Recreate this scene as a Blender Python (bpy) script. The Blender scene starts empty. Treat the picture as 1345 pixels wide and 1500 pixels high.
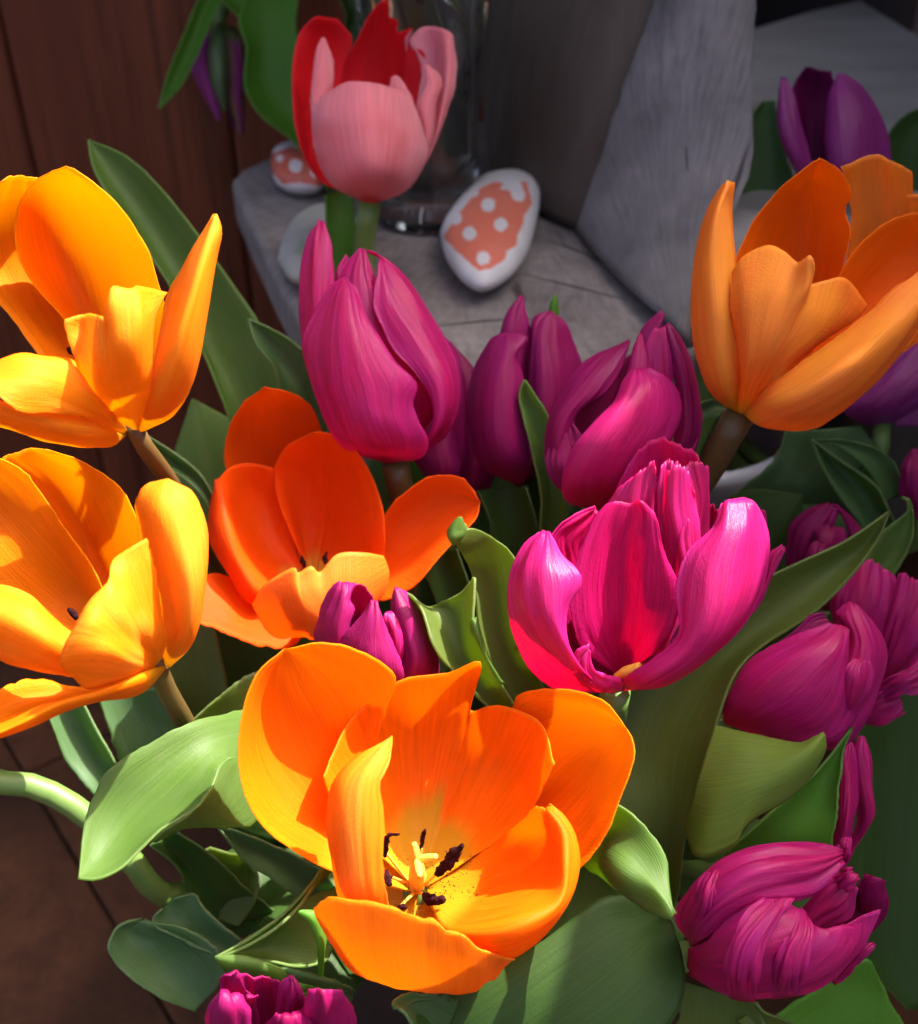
import bpy, math, random
import numpy as np
from mathutils import Vector, noise as mnoise

# ------------------------------------------------------------------ camera, world, sun
SC = bpy.context.scene
COL = SC.collection
FPX = 1751.0                       # focal length in photo pixels (photo 1345 x 1500)
PITCH = math.radians(38)
CAMZ = 48.0                        # cm above the floor
FWD = np.array([0, math.cos(PITCH), -math.sin(PITCH)])
UPV = np.array([0, math.sin(PITCH), math.cos(PITCH)])
cam = bpy.data.cameras.new('camera')
camo = bpy.data.objects.new('camera', cam)
COL.objects.link(camo)
camo.location = (0, 0, CAMZ * .01)
camo.rotation_euler = (math.pi / 2 - PITCH, 0, 0)
cam.sensor_fit = 'HORIZONTAL'
cam.sensor_width = 36
cam.lens = 36 * FPX / 1345
cam.clip_start = .01
cam.clip_end = 50
cam.dof.use_dof = True
cam.dof.focus_distance = .30
cam.dof.aperture_fstop = 15
SC.camera = camo

TOSUN = Vector((.50, .30, .80)).normalized()
w = bpy.data.worlds.new('World')
SC.world = w
w.use_nodes = True
nt = w.node_tree
sky = nt.nodes.new('ShaderNodeTexSky')
sky.sky_type = 'NISHITA'
sky.sun_disc = False
sky.sun_elevation = math.asin(TOSUN.z)
sky.air_density = .55
sky.dust_density = 9.0
sky.ozone_density = .0
sky.sun_rotation = math.atan2(TOSUN.x, TOSUN.y)
nt.links.new(sky.outputs[0], nt.nodes['Background'].inputs[0])
nt.nodes['Background'].inputs[1].default_value = .15
sl = bpy.data.lights.new('sun', 'SUN')
sl.energy = 4.9
sl.angle = math.radians(.5)
sl.color = (1, .94, .84)
so = bpy.data.objects.new('sun', sl)
COL.objects.link(so)
so.location = (1, .6, 1.6)
so.rotation_euler = TOSUN.to_track_quat('Z', 'Y').to_euler()
vs = SC.view_settings
vs.view_transform = 'Standard'
vs.look = 'None'
vs.gamma = 1
vs.exposure = 2.0
vs.use_curve_mapping = False
cy = SC.cycles
cy.use_denoising = True
cy.max_bounces = 12
cy.diffuse_bounces = 7
cy.glossy_bounces = 4
cy.transmission_bounces = 10
cy.transparent_max_bounces = 8
cy.sample_clamp_indirect = 6
cy.caustics_reflective = False
cy.caustics_refractive = False


# ------------------------------------------------------------------ helpers
def P(px, py, d):
    """photo pixel + distance along the view axis (cm) -> world point (cm)"""
    x = (px - 672.5) / FPX * d
    u = (750 - py) / FPX * d
    return np.array([x, 0, CAMZ]) + FWD * d + UPV * u


def on_z(px, py, z):
    """photo pixel -> world point on a horizontal plane (cm)"""
    r = P(px, py, 1.0) - np.array([0, 0, CAMZ])
    return np.array([0, 0, CAMZ]) + r * ((z - CAMZ) / r[2])


MATS = {}


class NB:
    """tiny node builder"""
    def __init__(self, name):
        self.m = bpy.data.materials.new(name)
        self.m.use_nodes = True
        self.t = self.m.node_tree
        for n in list(self.t.nodes):
            self.t.nodes.remove(n)
        MATS[name] = self.m

    def n(self, typ, **kw):
        o = self.t.nodes.new('ShaderNode' + typ)
        for k, v in kw.items():
            if k.startswith('i_'):
                k = k[2:]
                k = int(k) if k.isdigit() else k.replace('_', ' ')
                s = o.inputs[k]
                if hasattr(v, 'is_linked') or isinstance(v, bpy.types.NodeSocket):
                    self.t.links.new(v, s)
                else:
                    s.default_value = v
            else:
                setattr(o, k, v)
        return o

    def math(self, op, a, b=0.0, clamp=False):
        return self.n('Math', operation=op, i_0=a, i_1=b, use_clamp=clamp).outputs[0]

    def mix(self, f, a, b, blend='MIX'):
        o = self.n('Mix', data_type='RGBA', blend_type=blend)
        for i, v in ((0, f), (6, a), (7, b)):
            if isinstance(v, bpy.types.NodeSocket):
                self.t.links.new(v, o.inputs[i])
            else:
                o.inputs[i].default_value = v if not isinstance(v, tuple) else (*v[:3], 1)
        return o.outputs[2]

    def ramp(self, f, stops):
        o = self.n('ValToRGB', i_0=f)
        e = o.color_ramp.elements
        while len(e) < len(stops):
            e.new(.5)
        for el, (p, c) in zip(e, stops):
            el.position = p
            el.color = (*c[:3], 1)
        return o.outputs[0]

    def noise(self, vec, scale, detail=2.0, rough=.5):
        return self.n('TexNoise', i_Vector=vec, i_Scale=scale, i_Detail=detail, i_Roughness=rough).outputs[0]

    def mapping(self, vec, sc):
        return self.n('Mapping', i_Vector=vec, i_Scale=sc).outputs[0]

    def out(self, sh):
        self.n('OutputMaterial', i_Surface=sh)
        return self.m


def c4(c):
    return (*c[:3], 1.0)


def petal_mat(name, base, main, edge, trans, tf=.47, rough=.5, basev=.2, vein=.25, tint=None, bump=.32, spec=.15, crinkle=0.0):
    b = NB(name)
    tc = b.n('TexCoord')
    sep = b.n('SeparateXYZ', i_Vector=tc.outputs['UV'])
    u, v = sep.outputs[0], sep.outputs[1]
    oi = b.n('ObjectInfo').outputs['Random']
    au = b.math('ABSOLUTE', b.math('SUBTRACT', b.math('MULTIPLY', u, 2.0), 1.0))
    e = b.math('POWER', au, 2.4)
    cb = b.n('CombineXYZ', i_X=b.math('MULTIPLY', u, 85.0), i_Y=b.math('MULTIPLY', v, 2.6), i_Z=b.math('MULTIPLY', oi, 40.0)).outputs[0]
    streak = b.noise(cb, 1.0, 3.0, .6)
    cb2 = b.n('CombineXYZ', i_X=b.math('MULTIPLY', u, 3.0), i_Y=b.math('MULTIPLY', v, 2.5), i_Z=b.math('MULTIPLY', oi, 90.0)).outputs[0]
    broad = b.noise(cb2, 1.0, 2.0, .5)
    # margin veins run out sideways
    cb3 = b.n('CombineXYZ', i_X=b.math('MULTIPLY', au, 3.0), i_Y=b.math('MULTIPLY', b.math('ADD', v, b.math('MULTIPLY', au, -.25)), 90.0), i_Z=oi).outputs[0]
    side = b.math('MULTIPLY', b.noise(cb3, 1.0, 2.0, .6), e)
    vv = b.math('ADD', v, b.math('ADD', b.math('MULTIPLY', au, .07), b.math('MULTIPLY', b.math('SUBTRACT', streak, .5), .06)))
    f = b.n('MapRange', i_0=vv, i_1=basev - .03, i_2=basev + .07).outputs[0]
    col = b.mix(b.math('MULTIPLY', e, .75), main, edge)
    if tint:
        col = b.mix(b.n('MapRange', i_0=broad, i_1=.45, i_2=.75).outputs[0], col, tint)
    dark = b.n('MapRange', i_0=streak, i_1=.3, i_2=.72, i_3=1.0 - vein * 1.5, i_4=1.0 + vein * .5).outputs[0]
    col = b.mix(1.0, col, b.n('CombineColor', i_0=dark, i_1=dark, i_2=dark).outputs[0], 'MULTIPLY')
    if base is not None:
        col = b.mix(f, base, col)
    tcol = b.mix(f, tuple(.5 * (x + y) for x, y in zip(base, trans)), trans) if base is not None else trans
    if isinstance(tcol, tuple):
        tcol = b.mix(dark, (trans[0] * .6, trans[1] * .6, trans[2] * .6), trans)
    h = b.math('ADD', b.math('ADD', b.math('MULTIPLY', streak, .6), b.math('MULTIPLY', side, 1.3)), b.math('MULTIPLY', broad, .6))
    if crinkle:
        cb4 = b.n('CombineXYZ', i_X=b.math('MULTIPLY', u, 16.0), i_Y=b.math('MULTIPLY', v, 5.0), i_Z=b.math('MULTIPLY', oi, 70.0)).outputs[0]
        h = b.math('ADD', h, b.math('MULTIPLY', b.noise(cb4, 1.0, 5.0, .65), crinkle))
    pore = b.noise(tc.outputs['Object'], 1500.0, 1.0)
    h = b.math('ADD', h, b.math('MULTIPLY', pore, .25))
    bp = b.n('Bump', i_Strength=bump, i_Distance=.0009, i_Height=h).outputs[0]
    rv = b.math('ADD', b.math('MULTIPLY', streak, .25), rough - .12)
    pr = b.n('BsdfPrincipled', i_Base_Color=col, i_Roughness=rv, i_Normal=bp)
    pr.inputs['Specular IOR Level'].default_value = spec
    tr = b.n('BsdfTranslucent', i_Color=tcol, i_Normal=bp)
    mx = b.n('MixShader', i_0=tf, i_1=pr.outputs[0], i_2=tr.outputs[0])
    return b.out(mx.outputs[0])


def leaf_mat(name, main, dark, trans, tf=.38, rough=.5, bloom=(.15, .20, .10), bl=.3):
    b = NB(name)
    tc = b.n('TexCoord')
    sep = b.n('SeparateXYZ', i_Vector=tc.outputs['UV'])
    u, v = sep.outputs[0], sep.outputs[1]
    oi = b.n('ObjectInfo').outputs['Random']
    cb = b.n('CombineXYZ', i_X=b.math('MULTIPLY', u, 60.0), i_Y=b.math('MULTIPLY', v, 1.3), i_Z=b.math('MULTIPLY', oi, 40.0)).outputs[0]
    streak = b.noise(cb, 1.0, 3.0, .55)
    blot = b.noise(tc.outputs['Object'], 70.0, 3.0, .6)
    cbs = b.n('CombineXYZ', i_X=b.math('MULTIPLY', u, 7.0), i_Y=b.math('MULTIPLY', v, 3.0), i_Z=b.math('MULTIPLY', oi, 60.0)).outputs[0]
    powder = b.noise(cbs, 1.0, 6.0, .7)
    speck = b.n('MapRange', i_0=b.noise(tc.outputs['Object'], 420.0, 2.0, .5), i_1=.70, i_2=.76).outputs[0]
    au = b.math('ABSOLUTE', b.math('SUBTRACT', b.math('MULTIPLY', u, 2.0), 1.0))
    rim = b.n('MapRange', i_0=au, i_1=.985, i_2=1.0).outputs[0]
    col = b.mix(b.n('MapRange', i_0=streak, i_1=.1, i_2=.75).outputs[0], dark, main)
    col = b.mix(b.math('MULTIPLY', b.n('MapRange', i_0=blot, i_1=.35, i_2=.75).outputs[0], bl), col, bloom)
    col = b.mix(b.math('MULTIPLY', b.n('MapRange', i_0=powder, i_1=.48, i_2=.72).outputs[0], bl * 1.3), col, bloom)
    col = b.mix(b.math('MULTIPLY', speck, .35), col, (.05, .05, .02))
    col = b.mix(b.math('MULTIPLY', rim, .3), col, (.26, .32, .14))
    h = b.math('ADD', b.math('MULTIPLY', streak, 1.0), b.math('ADD', b.math('MULTIPLY', b.noise(tc.outputs['Object'], 1100.0, 1.0), .3), b.math('MULTIPLY', powder, .9)))
    bp = b.n('Bump', i_Strength=.2, i_Distance=.0008, i_Height=h).outputs[0]
    pr = b.n('BsdfPrincipled', i_Base_Color=col, i_Roughness=rough, i_Normal=bp)
    pr.inputs['Specular IOR Level'].default_value = .28
    tr = b.n('BsdfTranslucent', i_Color=b.mix(streak, tuple(.7 * x for x in trans), trans), i_Normal=bp)
    return b.out(b.n('MixShader', i_0=tf, i_1=pr.outputs[0], i_2=tr.outputs[0]).outputs[0])


def plain_mat(name, a, bcol, scale=60.0, rough=.5, bump=.2, dist=.001, spec=.4, stretch=(1, 1, 1)):
    b = NB(name)
    tc = b.n('TexCoord')
    vec = b.mapping(tc.outputs['Object'], stretch)
    nz = b.noise(vec, scale, 4.0, .6)
    col = b.mix(b.n('MapRange', i_0=nz, i_1=.3, i_2=.7).outputs[0], a, bcol)
    bp = b.n('Bump', i_Strength=bump, i_Distance=dist, i_Height=nz).outputs[0]
    pr = b.n('BsdfPrincipled', i_Base_Color=col, i_Roughness=rough, i_Normal=bp)
    pr.inputs['Specular IOR Level'].default_value = spec
    return b.out(pr.outputs[0])


YEL = (.80, .40, .015)
petal_mat('orange_in', (.62, .38, .01), (.88, .20, .002), (.92, .30, .003), (1.0, .64, .004), basev=.26, vein=.16)
petal_mat('orange_out', (.66, .40, .02), (.90, .29, .010), (.92, .23, .004), (1.0, .54, .005), basev=.12, vein=.16, tint=(.93, .38, .035))
petal_mat('flame_in', (.50, .30, .012), (.86, .155, .002), (.90, .23, .003), (1.0, .50, .004), basev=.34, vein=.18)
petal_mat('flame_out', (.66, .40, .02), (.91, .27, .012), (.90, .18, .003), (1.0, .46, .005), basev=.12, vein=.18, tint=(.94, .36, .04))
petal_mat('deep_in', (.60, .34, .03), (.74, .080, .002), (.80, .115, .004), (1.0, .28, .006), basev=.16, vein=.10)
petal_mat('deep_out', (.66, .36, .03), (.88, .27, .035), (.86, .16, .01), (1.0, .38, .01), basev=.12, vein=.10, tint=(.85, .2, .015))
petal_mat('peach_in', (.70, .36, .03), (.88, .15, .004), (.90, .20, .006), (1.0, .36, .01), basev=.14, vein=.12)
petal_mat('peach_out', (.70, .42, .03), (.92, .36, .055), (.88, .19, .012), (1.0, .44, .02), basev=.14, vein=.14, tint=(.93, .42, .04))
petal_mat('pink_in', None, (.68, .010, .016), (.74, .03, .05), (.95, .05, .07), vein=.12, rough=.5)
petal_mat('pink_out', (.62, .08, .10), (.86, .32, .38), (.90, .50, .56), (.98, .22, .26), basev=.12, vein=.16, tint=(.84, .25, .29), rough=.5)
petal_mat('magenta_in', None, (.46, .006, .12), (.52, .015, .22), (.95, .01, .18), vein=.25, rough=.38, bump=.22, tf=.5, crinkle=3.0)
petal_mat('magenta_out', (.42, .02, .09), (.56, .016, .19), (.64, .03, .33), (.98, .02, .22), basev=.1, vein=.28, rough=.36, tint=(.52, .02, .27), bump=.25, tf=.5, spec=.4, crinkle=3.0)
petal_mat('plum_in', None, (.22, .004, .07), (.30, .008, .13), (.6, .008, .15), vein=.25, rough=.42, bump=.22, tf=.4, crinkle=3.0)
petal_mat('plum_out', (.22, .01, .06), (.33, .008, .11), (.42, .018, .19), (.6, .01, .18), basev=.08, vein=.30, rough=.40, tint=(.36, .014, .17), bump=.25, tf=.4, spec=.25, crinkle=3.0)
petal_mat('violet_in', None, (.11, .004, .05), (.2, .008, .10), (.35, .01, .2), vein=.2, rough=.4, tf=.3)
petal_mat('violet_out', None, (.27, .018, .17), (.36, .035, .25), (.45, .02, .3), vein=.2, rough=.36, tint=(.33, .03, .24), tf=.3, spec=.5, crinkle=3.0)
petal_mat('wilted', (.10, .14, .05), (.30, .03, .20), (.35, .22, .05), (.4, .05, .2), basev=.25, vein=.3, tint=(.22, .20, .05), tf=.3)
leaf_mat('leaf', (.095, .175, .030), (.055, .115, .016), (.42, .66, .02), tf=.42, bl=.22)
leaf_mat('leaf_blue', (.070, .145, .042), (.036, .088, .022), (.26, .48, .03), bloom=(.13, .205, .12), bl=.35)
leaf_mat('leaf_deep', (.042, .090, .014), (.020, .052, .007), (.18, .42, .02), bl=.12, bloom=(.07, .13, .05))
leaf_mat('leaf_olive', (.110, .155, .024), (.062, .095, .013), (.42, .56, .02), tf=.42, bl=.16)
leaf_mat('leaf_lime', (.17, .24, .035), (.11, .17, .02), (.55, .72, .02), tf=.45, bl=.15)
leaf_mat('leaf_fresh', (.10, .27, .025), (.07, .2, .015), (.3, .68, .02), bl=.08)
plain_mat('stem', (.08, .15, .03), (.12, .19, .045), 90, .45, .15, stretch=(1, 1, .15))
plain_mat('stem_brown', (.075, .055, .016), (.10, .05, .014), 90, .45, .15, stretch=(1, 1, .15))
plain_mat('anther', (.010, .003, .004), (.03, .006, .009), 900, .9, .8, .0008, .05)
plain_mat('crack', (.02, .016, .013), (.035, .027, .022), 200, .9, .3)
plain_mat('orange_base', (.46, .28, .012), (.54, .30, .012), 200, .5, .1)
plain_mat('pistil', (.72, .36, .03), (.80, .48, .08), 500, .5, .3)


# ------------------------------------------------------------------ mesh builders
def lerp_curve(pts, n):
    """centripetal Catmull-Rom through pts, resampled to n points by arc length"""
    p = np.asarray(pts, float)
    if len(p) == 2:
        t = np.linspace(0, 1, n)[:, None]
        return p[0] * (1 - t) + p[1] * t
    p = np.vstack([2 * p[0] - p[1], p, 2 * p[-1] - p[-2]])
    out = []
    for i in range(1, len(p) - 2):
        p0, p1, p2, p3 = p[i - 1:i + 3]
        t0 = 0
        t1 = t0 + max(np.linalg.norm(p1 - p0), 1e-6) ** .5
        t2 = t1 + max(np.linalg.norm(p2 - p1), 1e-6) ** .5
        t3 = t2 + max(np.linalg.norm(p3 - p2), 1e-6) ** .5
        t = np.linspace(t1, t2, 24, endpoint=False)[:, None]
        a1 = (t1 - t) / (t1 - t0) * p0 + (t - t0) / (t1 - t0) * p1
        a2 = (t2 - t) / (t2 - t1) * p1 + (t - t1) / (t2 - t1) * p2
        a3 = (t3 - t) / (t3 - t2) * p2 + (t - t2) / (t3 - t2) * p3
        b1 = (t2 - t) / (t2 - t0) * a1 + (t - t0) / (t2 - t0) * a2
        b2 = (t3 - t) / (t3 - t1) * a2 + (t - t1) / (t3 - t1) * a3
        out.append((t2 - t) / (t2 - t1) * b1 + (t - t1) / (t2 - t1) * b2)
    out = np.vstack(out + [p[-2][None]])
    s = np.r_[0, np.cumsum(np.linalg.norm(np.diff(out, axis=0), axis=1))]
    q = np.linspace(0, s[-1], n)
    return np.stack([np.interp(q, s, out[:, k]) for k in range(3)], 1)


def spread(nu):
    """column positions -1..1, closer together towards the margins"""
    a = np.sin(np.linspace(-1, 1, nu) * math.pi / 2 * .86)
    return a / a[-1]


def cross(curves, nu):
    """curves: K x nv x 3 -> nv x nu x 3"""
    K = len(curves)
    C = np.asarray(curves)
    s = (spread(nu) + 1) / 2 * (K - 1)
    if K == 2:
        return np.stack([C[0] * (1 - a) + C[1] * a for a in s], 1)
    if K == 3:
        s = s - 1
        return np.stack([C[0] * (a * (a - 1) / 2) + C[1] * (1 - a * a) + C[2] * (a * (a + 1) / 2) for a in s], 1)
    E = np.concatenate([[2 * C[0] - C[1]], C, [2 * C[-1] - C[-2]]])
    res = []
    for a in s:
        i = min(int(a), K - 2)
        t = a - i
        p0, p1, p2, p3 = E[i:i + 4]
        res.append(.5 * (2 * p1 + (p2 - p0) * t + (2 * p0 - 5 * p1 + 4 * p2 - p3) * t * t + (3 * p1 - p0 - 3 * p2 + p3) * t ** 3))
    return np.stack(res, 1)


def grid_normals(G):
    du = np.gradient(G, axis=1)
    dv = np.gradient(G, axis=0)
    n = np.cross(du, dv)
    return n / (np.linalg.norm(n, axis=2, keepdims=True) + 1e-9)


def link(name, me, parent=None, mats=(), loc=None):
    o = bpy.data.objects.new(name, me)
    for m in mats:
        me.materials.append(MATS[m])
    if parent is not None:
        o.parent = parent
    if loc is not None:
        o.location = loc
    COL.objects.link(o)
    return o


def root_of(parent):
    """world offset (cm) of a chain of parents"""
    v = np.zeros(3)
    while parent is not None:
        v += np.array(parent.location) * 100
        parent = parent.parent
    return v


SEED = [0]


def sheet(name, parent, curves, mats, nu=31, nv=43, thick=.03, ripple=.03, jag=.055, curl=.06, freq=5.0, fringe=0.0, wrinkle=0.0, face=True, smooth=1):
    """a petal or leaf: a surface spun through its lengthwise curves (world cm), given thickness"""
    SEED[0] += 1
    sd = SEED[0] * 7.31
    C = [lerp_curve(c, nv) for c in curves]
    G = cross(C, nu)
    for _ in range(smooth):
        H = G.copy()
        H[1:-1, 1:-1] = .5 * G[1:-1, 1:-1] + .125 * (G[:-2, 1:-1] + G[2:, 1:-1] + G[1:-1, :-2] + G[1:-1, 2:])
        G = H
    N = grid_normals(G)
    viewn = (np.array([0, 0, CAMZ]) - G)
    m = G.shape[0] // 3
    d = (N * viewn)[m:].sum()
    if face and d < 0:
        G = G[:, ::-1]
        N = grid_normals(G)
    uu = spread(nu)
    vv = np.linspace(0, 1, nv)
    JG = np.zeros((nv, nu))
    D = np.zeros((nv, nu))
    FR = np.zeros((nv, nu))
    for j in range(nv):
        for i in range(nu):
            e = abs(uu[i])
            a = ripple * (e ** 2) * min(1, vv[j] * 2) * mnoise.noise((vv[j] * freq, (1 if uu[i] > 0 else -1) * 3 + uu[i] * .7, sd))
            a += ripple * 1.2 * mnoise.noise((vv[j] * 2.2, uu[i] * 1.6, sd + 5)) * vv[j]
            if wrinkle:
                a += wrinkle * mnoise.noise((uu[i] * 5.5, vv[j] * 3.0, sd + 9)) * min(1, vv[j] * 3)
                a += wrinkle * .5 * mnoise.noise((uu[i] * 14, vv[j] * 4.0, sd + 19)) * min(1, vv[j] * 3)
            k = max(0, (e - .86) / .14)
            sg = 1 if uu[i] > 0 else -1
            a += curl * k * k * (mnoise.noise((vv[j] * 3.0, sg * 7, sd + 31)) * 1.6 - .25) * min(1, vv[j] * 2.5)
            D[j, i] = a
            JG[j, i] = sg * jag * k * (mnoise.noise((vv[j] * 9, sg * 5, sd + 41)) + .8 * mnoise.noise((vv[j] * 30, sg * 5, sd + 47))) * min(1, vv[j] * 2.5)
            if fringe:
                FR[j, i] = fringe * (mnoise.noise((uu[i] * 9, sd, 1.7)) + .6 * mnoise.noise((uu[i] * 25, sd, 4.7))) * max(0, (vv[j] - .85) / .15) ** 1.5
    du = np.gradient(G, axis=1)
    du /= (np.linalg.norm(du, axis=2, keepdims=True) + 1e-9)
    G = G + N * D[..., None] + du * JG[..., None]
    if fringe:
        dv = np.gradient(G, axis=0)
        dv /= (np.linalg.norm(dv, axis=2, keepdims=True) + 1e-9)
        G = G + dv * FR[..., None]
    off = root_of(parent)
    V = ((G - off) * .01).reshape(-1, 3)
    F = [(j * nu + i, j * nu + i + 1, (j + 1) * nu + i + 1, (j + 1) * nu + i) for j in range(nv - 1) for i in range(nu - 1)]
    me = bpy.data.meshes.new(name)
    me.from_pydata(V.tolist(), [], F)
    uv = me.uv_layers.new(name='UVMap')
    U = np.stack(np.meshgrid((uu + 1) / 2, vv), -1).reshape(-1, 2)
    idx = np.array(F).reshape(-1)
    uv.data.foreach_set('uv', U[idx].reshape(-1).astype(np.float32))
    me.polygons.foreach_set('use_smooth', [True] * len(F))
    o = link(name, me, parent, mats)
    sm = o.modifiers.new('thickness', 'SOLIDIFY')
    sm.thickness = thick * .01
    sm.offset = 0
    sm.use_even_offset = False
    if len(mats) > 1:
        sm.material_offset = 1
    return o


def tube(name, parent, pts, rad, mats, n=40, seg=12, cap=True, lump=0.0):
    """round tapered stem through world points (cm); rad is a number or a list along the length"""
    c = lerp_curve(pts, n)
    r = np.interp(np.linspace(0, 1, n), np.linspace(0, 1, len(rad)), rad) if not np.isscalar(rad) else np.full(n, rad)
    t = np.gradient(c, axis=0)
    t /= np.linalg.norm(t, axis=1, keepdims=True)
    a = np.array([.3, .9, .2])
    V = []
    for k in range(n):
        b1 = np.cross(t[k], a)
        b1 /= np.linalg.norm(b1)
        b2 = np.cross(t[k], b1)
        for s in range(seg):
            f = 2 * math.pi * s / seg
            dd = math.cos(f) * b1 + math.sin(f) * b2
            lr = 1 + lump * (mnoise.noise(Vector(c[k] * 4 + dd * r[k] * 9)) + .6 * mnoise.noise(Vector(c[k] * 11 + dd * r[k] * 25)))
            V.append(c[k] + r[k] * lr * dd)
    F = [(k * seg + s, k * seg + (s + 1) % seg, (k + 1) * seg + (s + 1) % seg, (k + 1) * seg + s) for k in range(n - 1) for s in range(seg)]
    if cap:
        F.append(tuple(range(seg))[::-1])
        F.append(tuple((n - 1) * seg + s for s in range(seg)))
    V = (np.array(V) - root_of(parent)) * .01
    me = bpy.data.meshes.new(name)
    me.from_pydata(V.tolist(), [], F)
    me.polygons.foreach_set('use_smooth', [True] * len(F))
    me.update()
    return link(name, me, parent, mats)


def lathe(name, parent, prof, mats, loc, seg=64, flute=None):
    """surface of revolution; prof = [(r, z) ...] in cm, closed by its own ends"""
    V = []
    for (r, z) in prof:
        for s in range(seg):
            f = 2 * math.pi * s / seg
            rr = r + (flute(f, r, z) if flute else 0)
            V.append((rr * math.cos(f), rr * math.sin(f), z))
    n = len(prof)
    F = [(k * seg + s, k * seg + (s + 1) % seg, (k + 1) * seg + (s + 1) % seg, (k + 1) * seg + s) for k in range(n - 1) for s in range(seg)]
    me = bpy.data.meshes.new(name)
    me.from_pydata((np.array(V) * .01).tolist(), [], F)
    me.polygons.foreach_set('use_smooth', [True] * len(F))
    me.update()
    return link(name, me, parent, mats, loc=[x * .01 for x in loc])


def blob(name, parent, c, radii, axes, mats, rough=.12, freq=2.0, seg=14, rings=9):
    """a lumpy ellipsoid: c (cm), radii along the three axes"""
    SEED[0] += 1
    A = np.array(axes, float)
    V, F = [], []
    for j in range(rings + 1):
        th = math.pi * j / rings
        for i in range(seg):
            ph = 2 * math.pi * i / seg
            d = np.array([math.sin(th) * math.cos(ph), math.sin(th) * math.sin(ph), math.cos(th)])
            k = 1 + rough * mnoise.noise(Vector(d * freq) + Vector((SEED[0] * 3.1, 0, 0)))
            V.append(np.array(c) + (d * np.array(radii) * k) @ A)
    for j in range(rings):
        for i in range(seg):
            F.append((j * seg + i, (j + 1) * seg + i, (j + 1) * seg + (i + 1) % seg, j * seg + (i + 1) % seg))
    me = bpy.data.meshes.new(name)
    me.from_pydata(((np.array(V) - root_of(parent)) * .01).tolist(), [], F)
    me.polygons.foreach_set('use_smooth', [True] * len(F))
    me.update()
    return link(name, me, parent, mats)


def prism(name, parent, top, depth_vec, mats, loc=None, bevel=.15, sub=0):
    """a slab: a polygon (world cm) pushed along depth_vec"""
    top = np.array(top, float)
    bot = top + np.array(depth_vec, float)
    n = len(top)
    off = root_of(parent)
    if parent is None:
        off = top.mean(0)
    V = (np.vstack([top, bot]) - off) * .01
    F = [tuple(range(n)), tuple(range(2 * n - 1, n - 1, -1))] + [(i, i + n, (i + 1) % n + n, (i + 1) % n) for i in range(n)]
    me = bpy.data.meshes.new(name)
    me.from_pydata(V.tolist(), [], F)
    import bmesh
    bm = bmesh.new()
    bm.from_mesh(me)
    bmesh.ops.recalc_face_normals(bm, faces=bm.faces)
    bm.to_mesh(me)
    bm.free()
    o = link(name, me, parent, mats)
    if parent is None:
        o.location = off * .01
    if bevel:
        bv = o.modifiers.new('bevel', 'BEVEL')
        bv.width = bevel * .01
        bv.segments = 3
        bv.limit_method = 'ANGLE'
    return o


def tag(o, label=None, cat=None, group=None, kind=None):
    if label:
        o['label'] = label
    if cat:
        o['category'] = cat
    if group:
        o['group'] = group
    if kind:
        o['kind'] = kind
    return o


def empty(name, loc, label, cat, group=None):
    o = bpy.data.objects.new(name, None)
    o.empty_display_size = .01
    o.location = np.array(loc) * .01
    COL.objects.link(o)
    return tag(o, label, cat, group)


# ------------------------------------------------------------------ the tulips
POT = np.array([-.8, 28.5, 0.6])
POT_TOP = 14.0
WPOT = np.array([9.0, 40.5, 0.6])
WPOT_TOP = 20.0


class Frame:
    """reads traced points: photo window origin, zoom, and the flower's own distance (cm)"""
    def __init__(self, x0, y0, sc, d, parent, pm=None, **kw):
        self.x0, self.y0, self.sc, self.d, self.parent, self.pm, self.kw = x0, y0, sc, d, parent, pm, kw

    def pts(self, s):
        out = []
        for q in s.split():
            a = [float(x) for x in q.split(',')]
            out.append(P(self.x0 + a[0] / self.sc, self.y0 + a[1] / self.sc, self.d + (a[2] if len(a) > 2 else 0)))
        return out

    def petal(self, *cs, seen='out', **kw):
        k = dict(self.kw)
        k.update(kw)
        pm = k.pop('pm', self.pm)
        m = (pm + '_out', pm + '_in') if seen == 'out' else (pm + '_in', pm + '_out')
        nm = k.pop('name', 'petal')
        return sheet(nm, self.parent, [self.pts(c) for c in cs], m, **k)

    def leaf(self, *cs, mat='leaf', **kw):
        k = dict(thick=.07, ripple=.05, nu=17, nv=41, freq=4.0)
        k.update(kw)
        nm = k.pop('name', 'leaf')
        return sheet(nm, self.parent, [self.pts(c) for c in cs], (mat,), **k)


def stem(fr, s, mat='stem', r=(.30, .30, .34, .4), pot=POT, top=POT_TOP, j=None, name='stem'):
    pts = fr.pts(s)
    rnd = random.Random(int(abs(pts[0][0] * 1000)) + 5)
    a = rnd.uniform(0, 6.28)
    rr = rnd.uniform(.3, 2.4)
    q = np.array([rr * math.cos(a), rr * math.sin(a), 0])
    end = pts[-1]
    neck = np.array([pot[0], pot[1], top]) + q
    midp = end * .45 + neck * .55 + np.array([0, 0, -1.0])
    return tube(name, fr.parent, pts + [midp, neck, pot + q * .6 + np.array([0, 0, 1.0])], list(r), (mat,))


def tulip(label, group='tulips of the bunch', pot=POT, name='tulip'):
    return empty(name, pot + np.array([0, 0, 1.0]), label, 'tulip', group)


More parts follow.
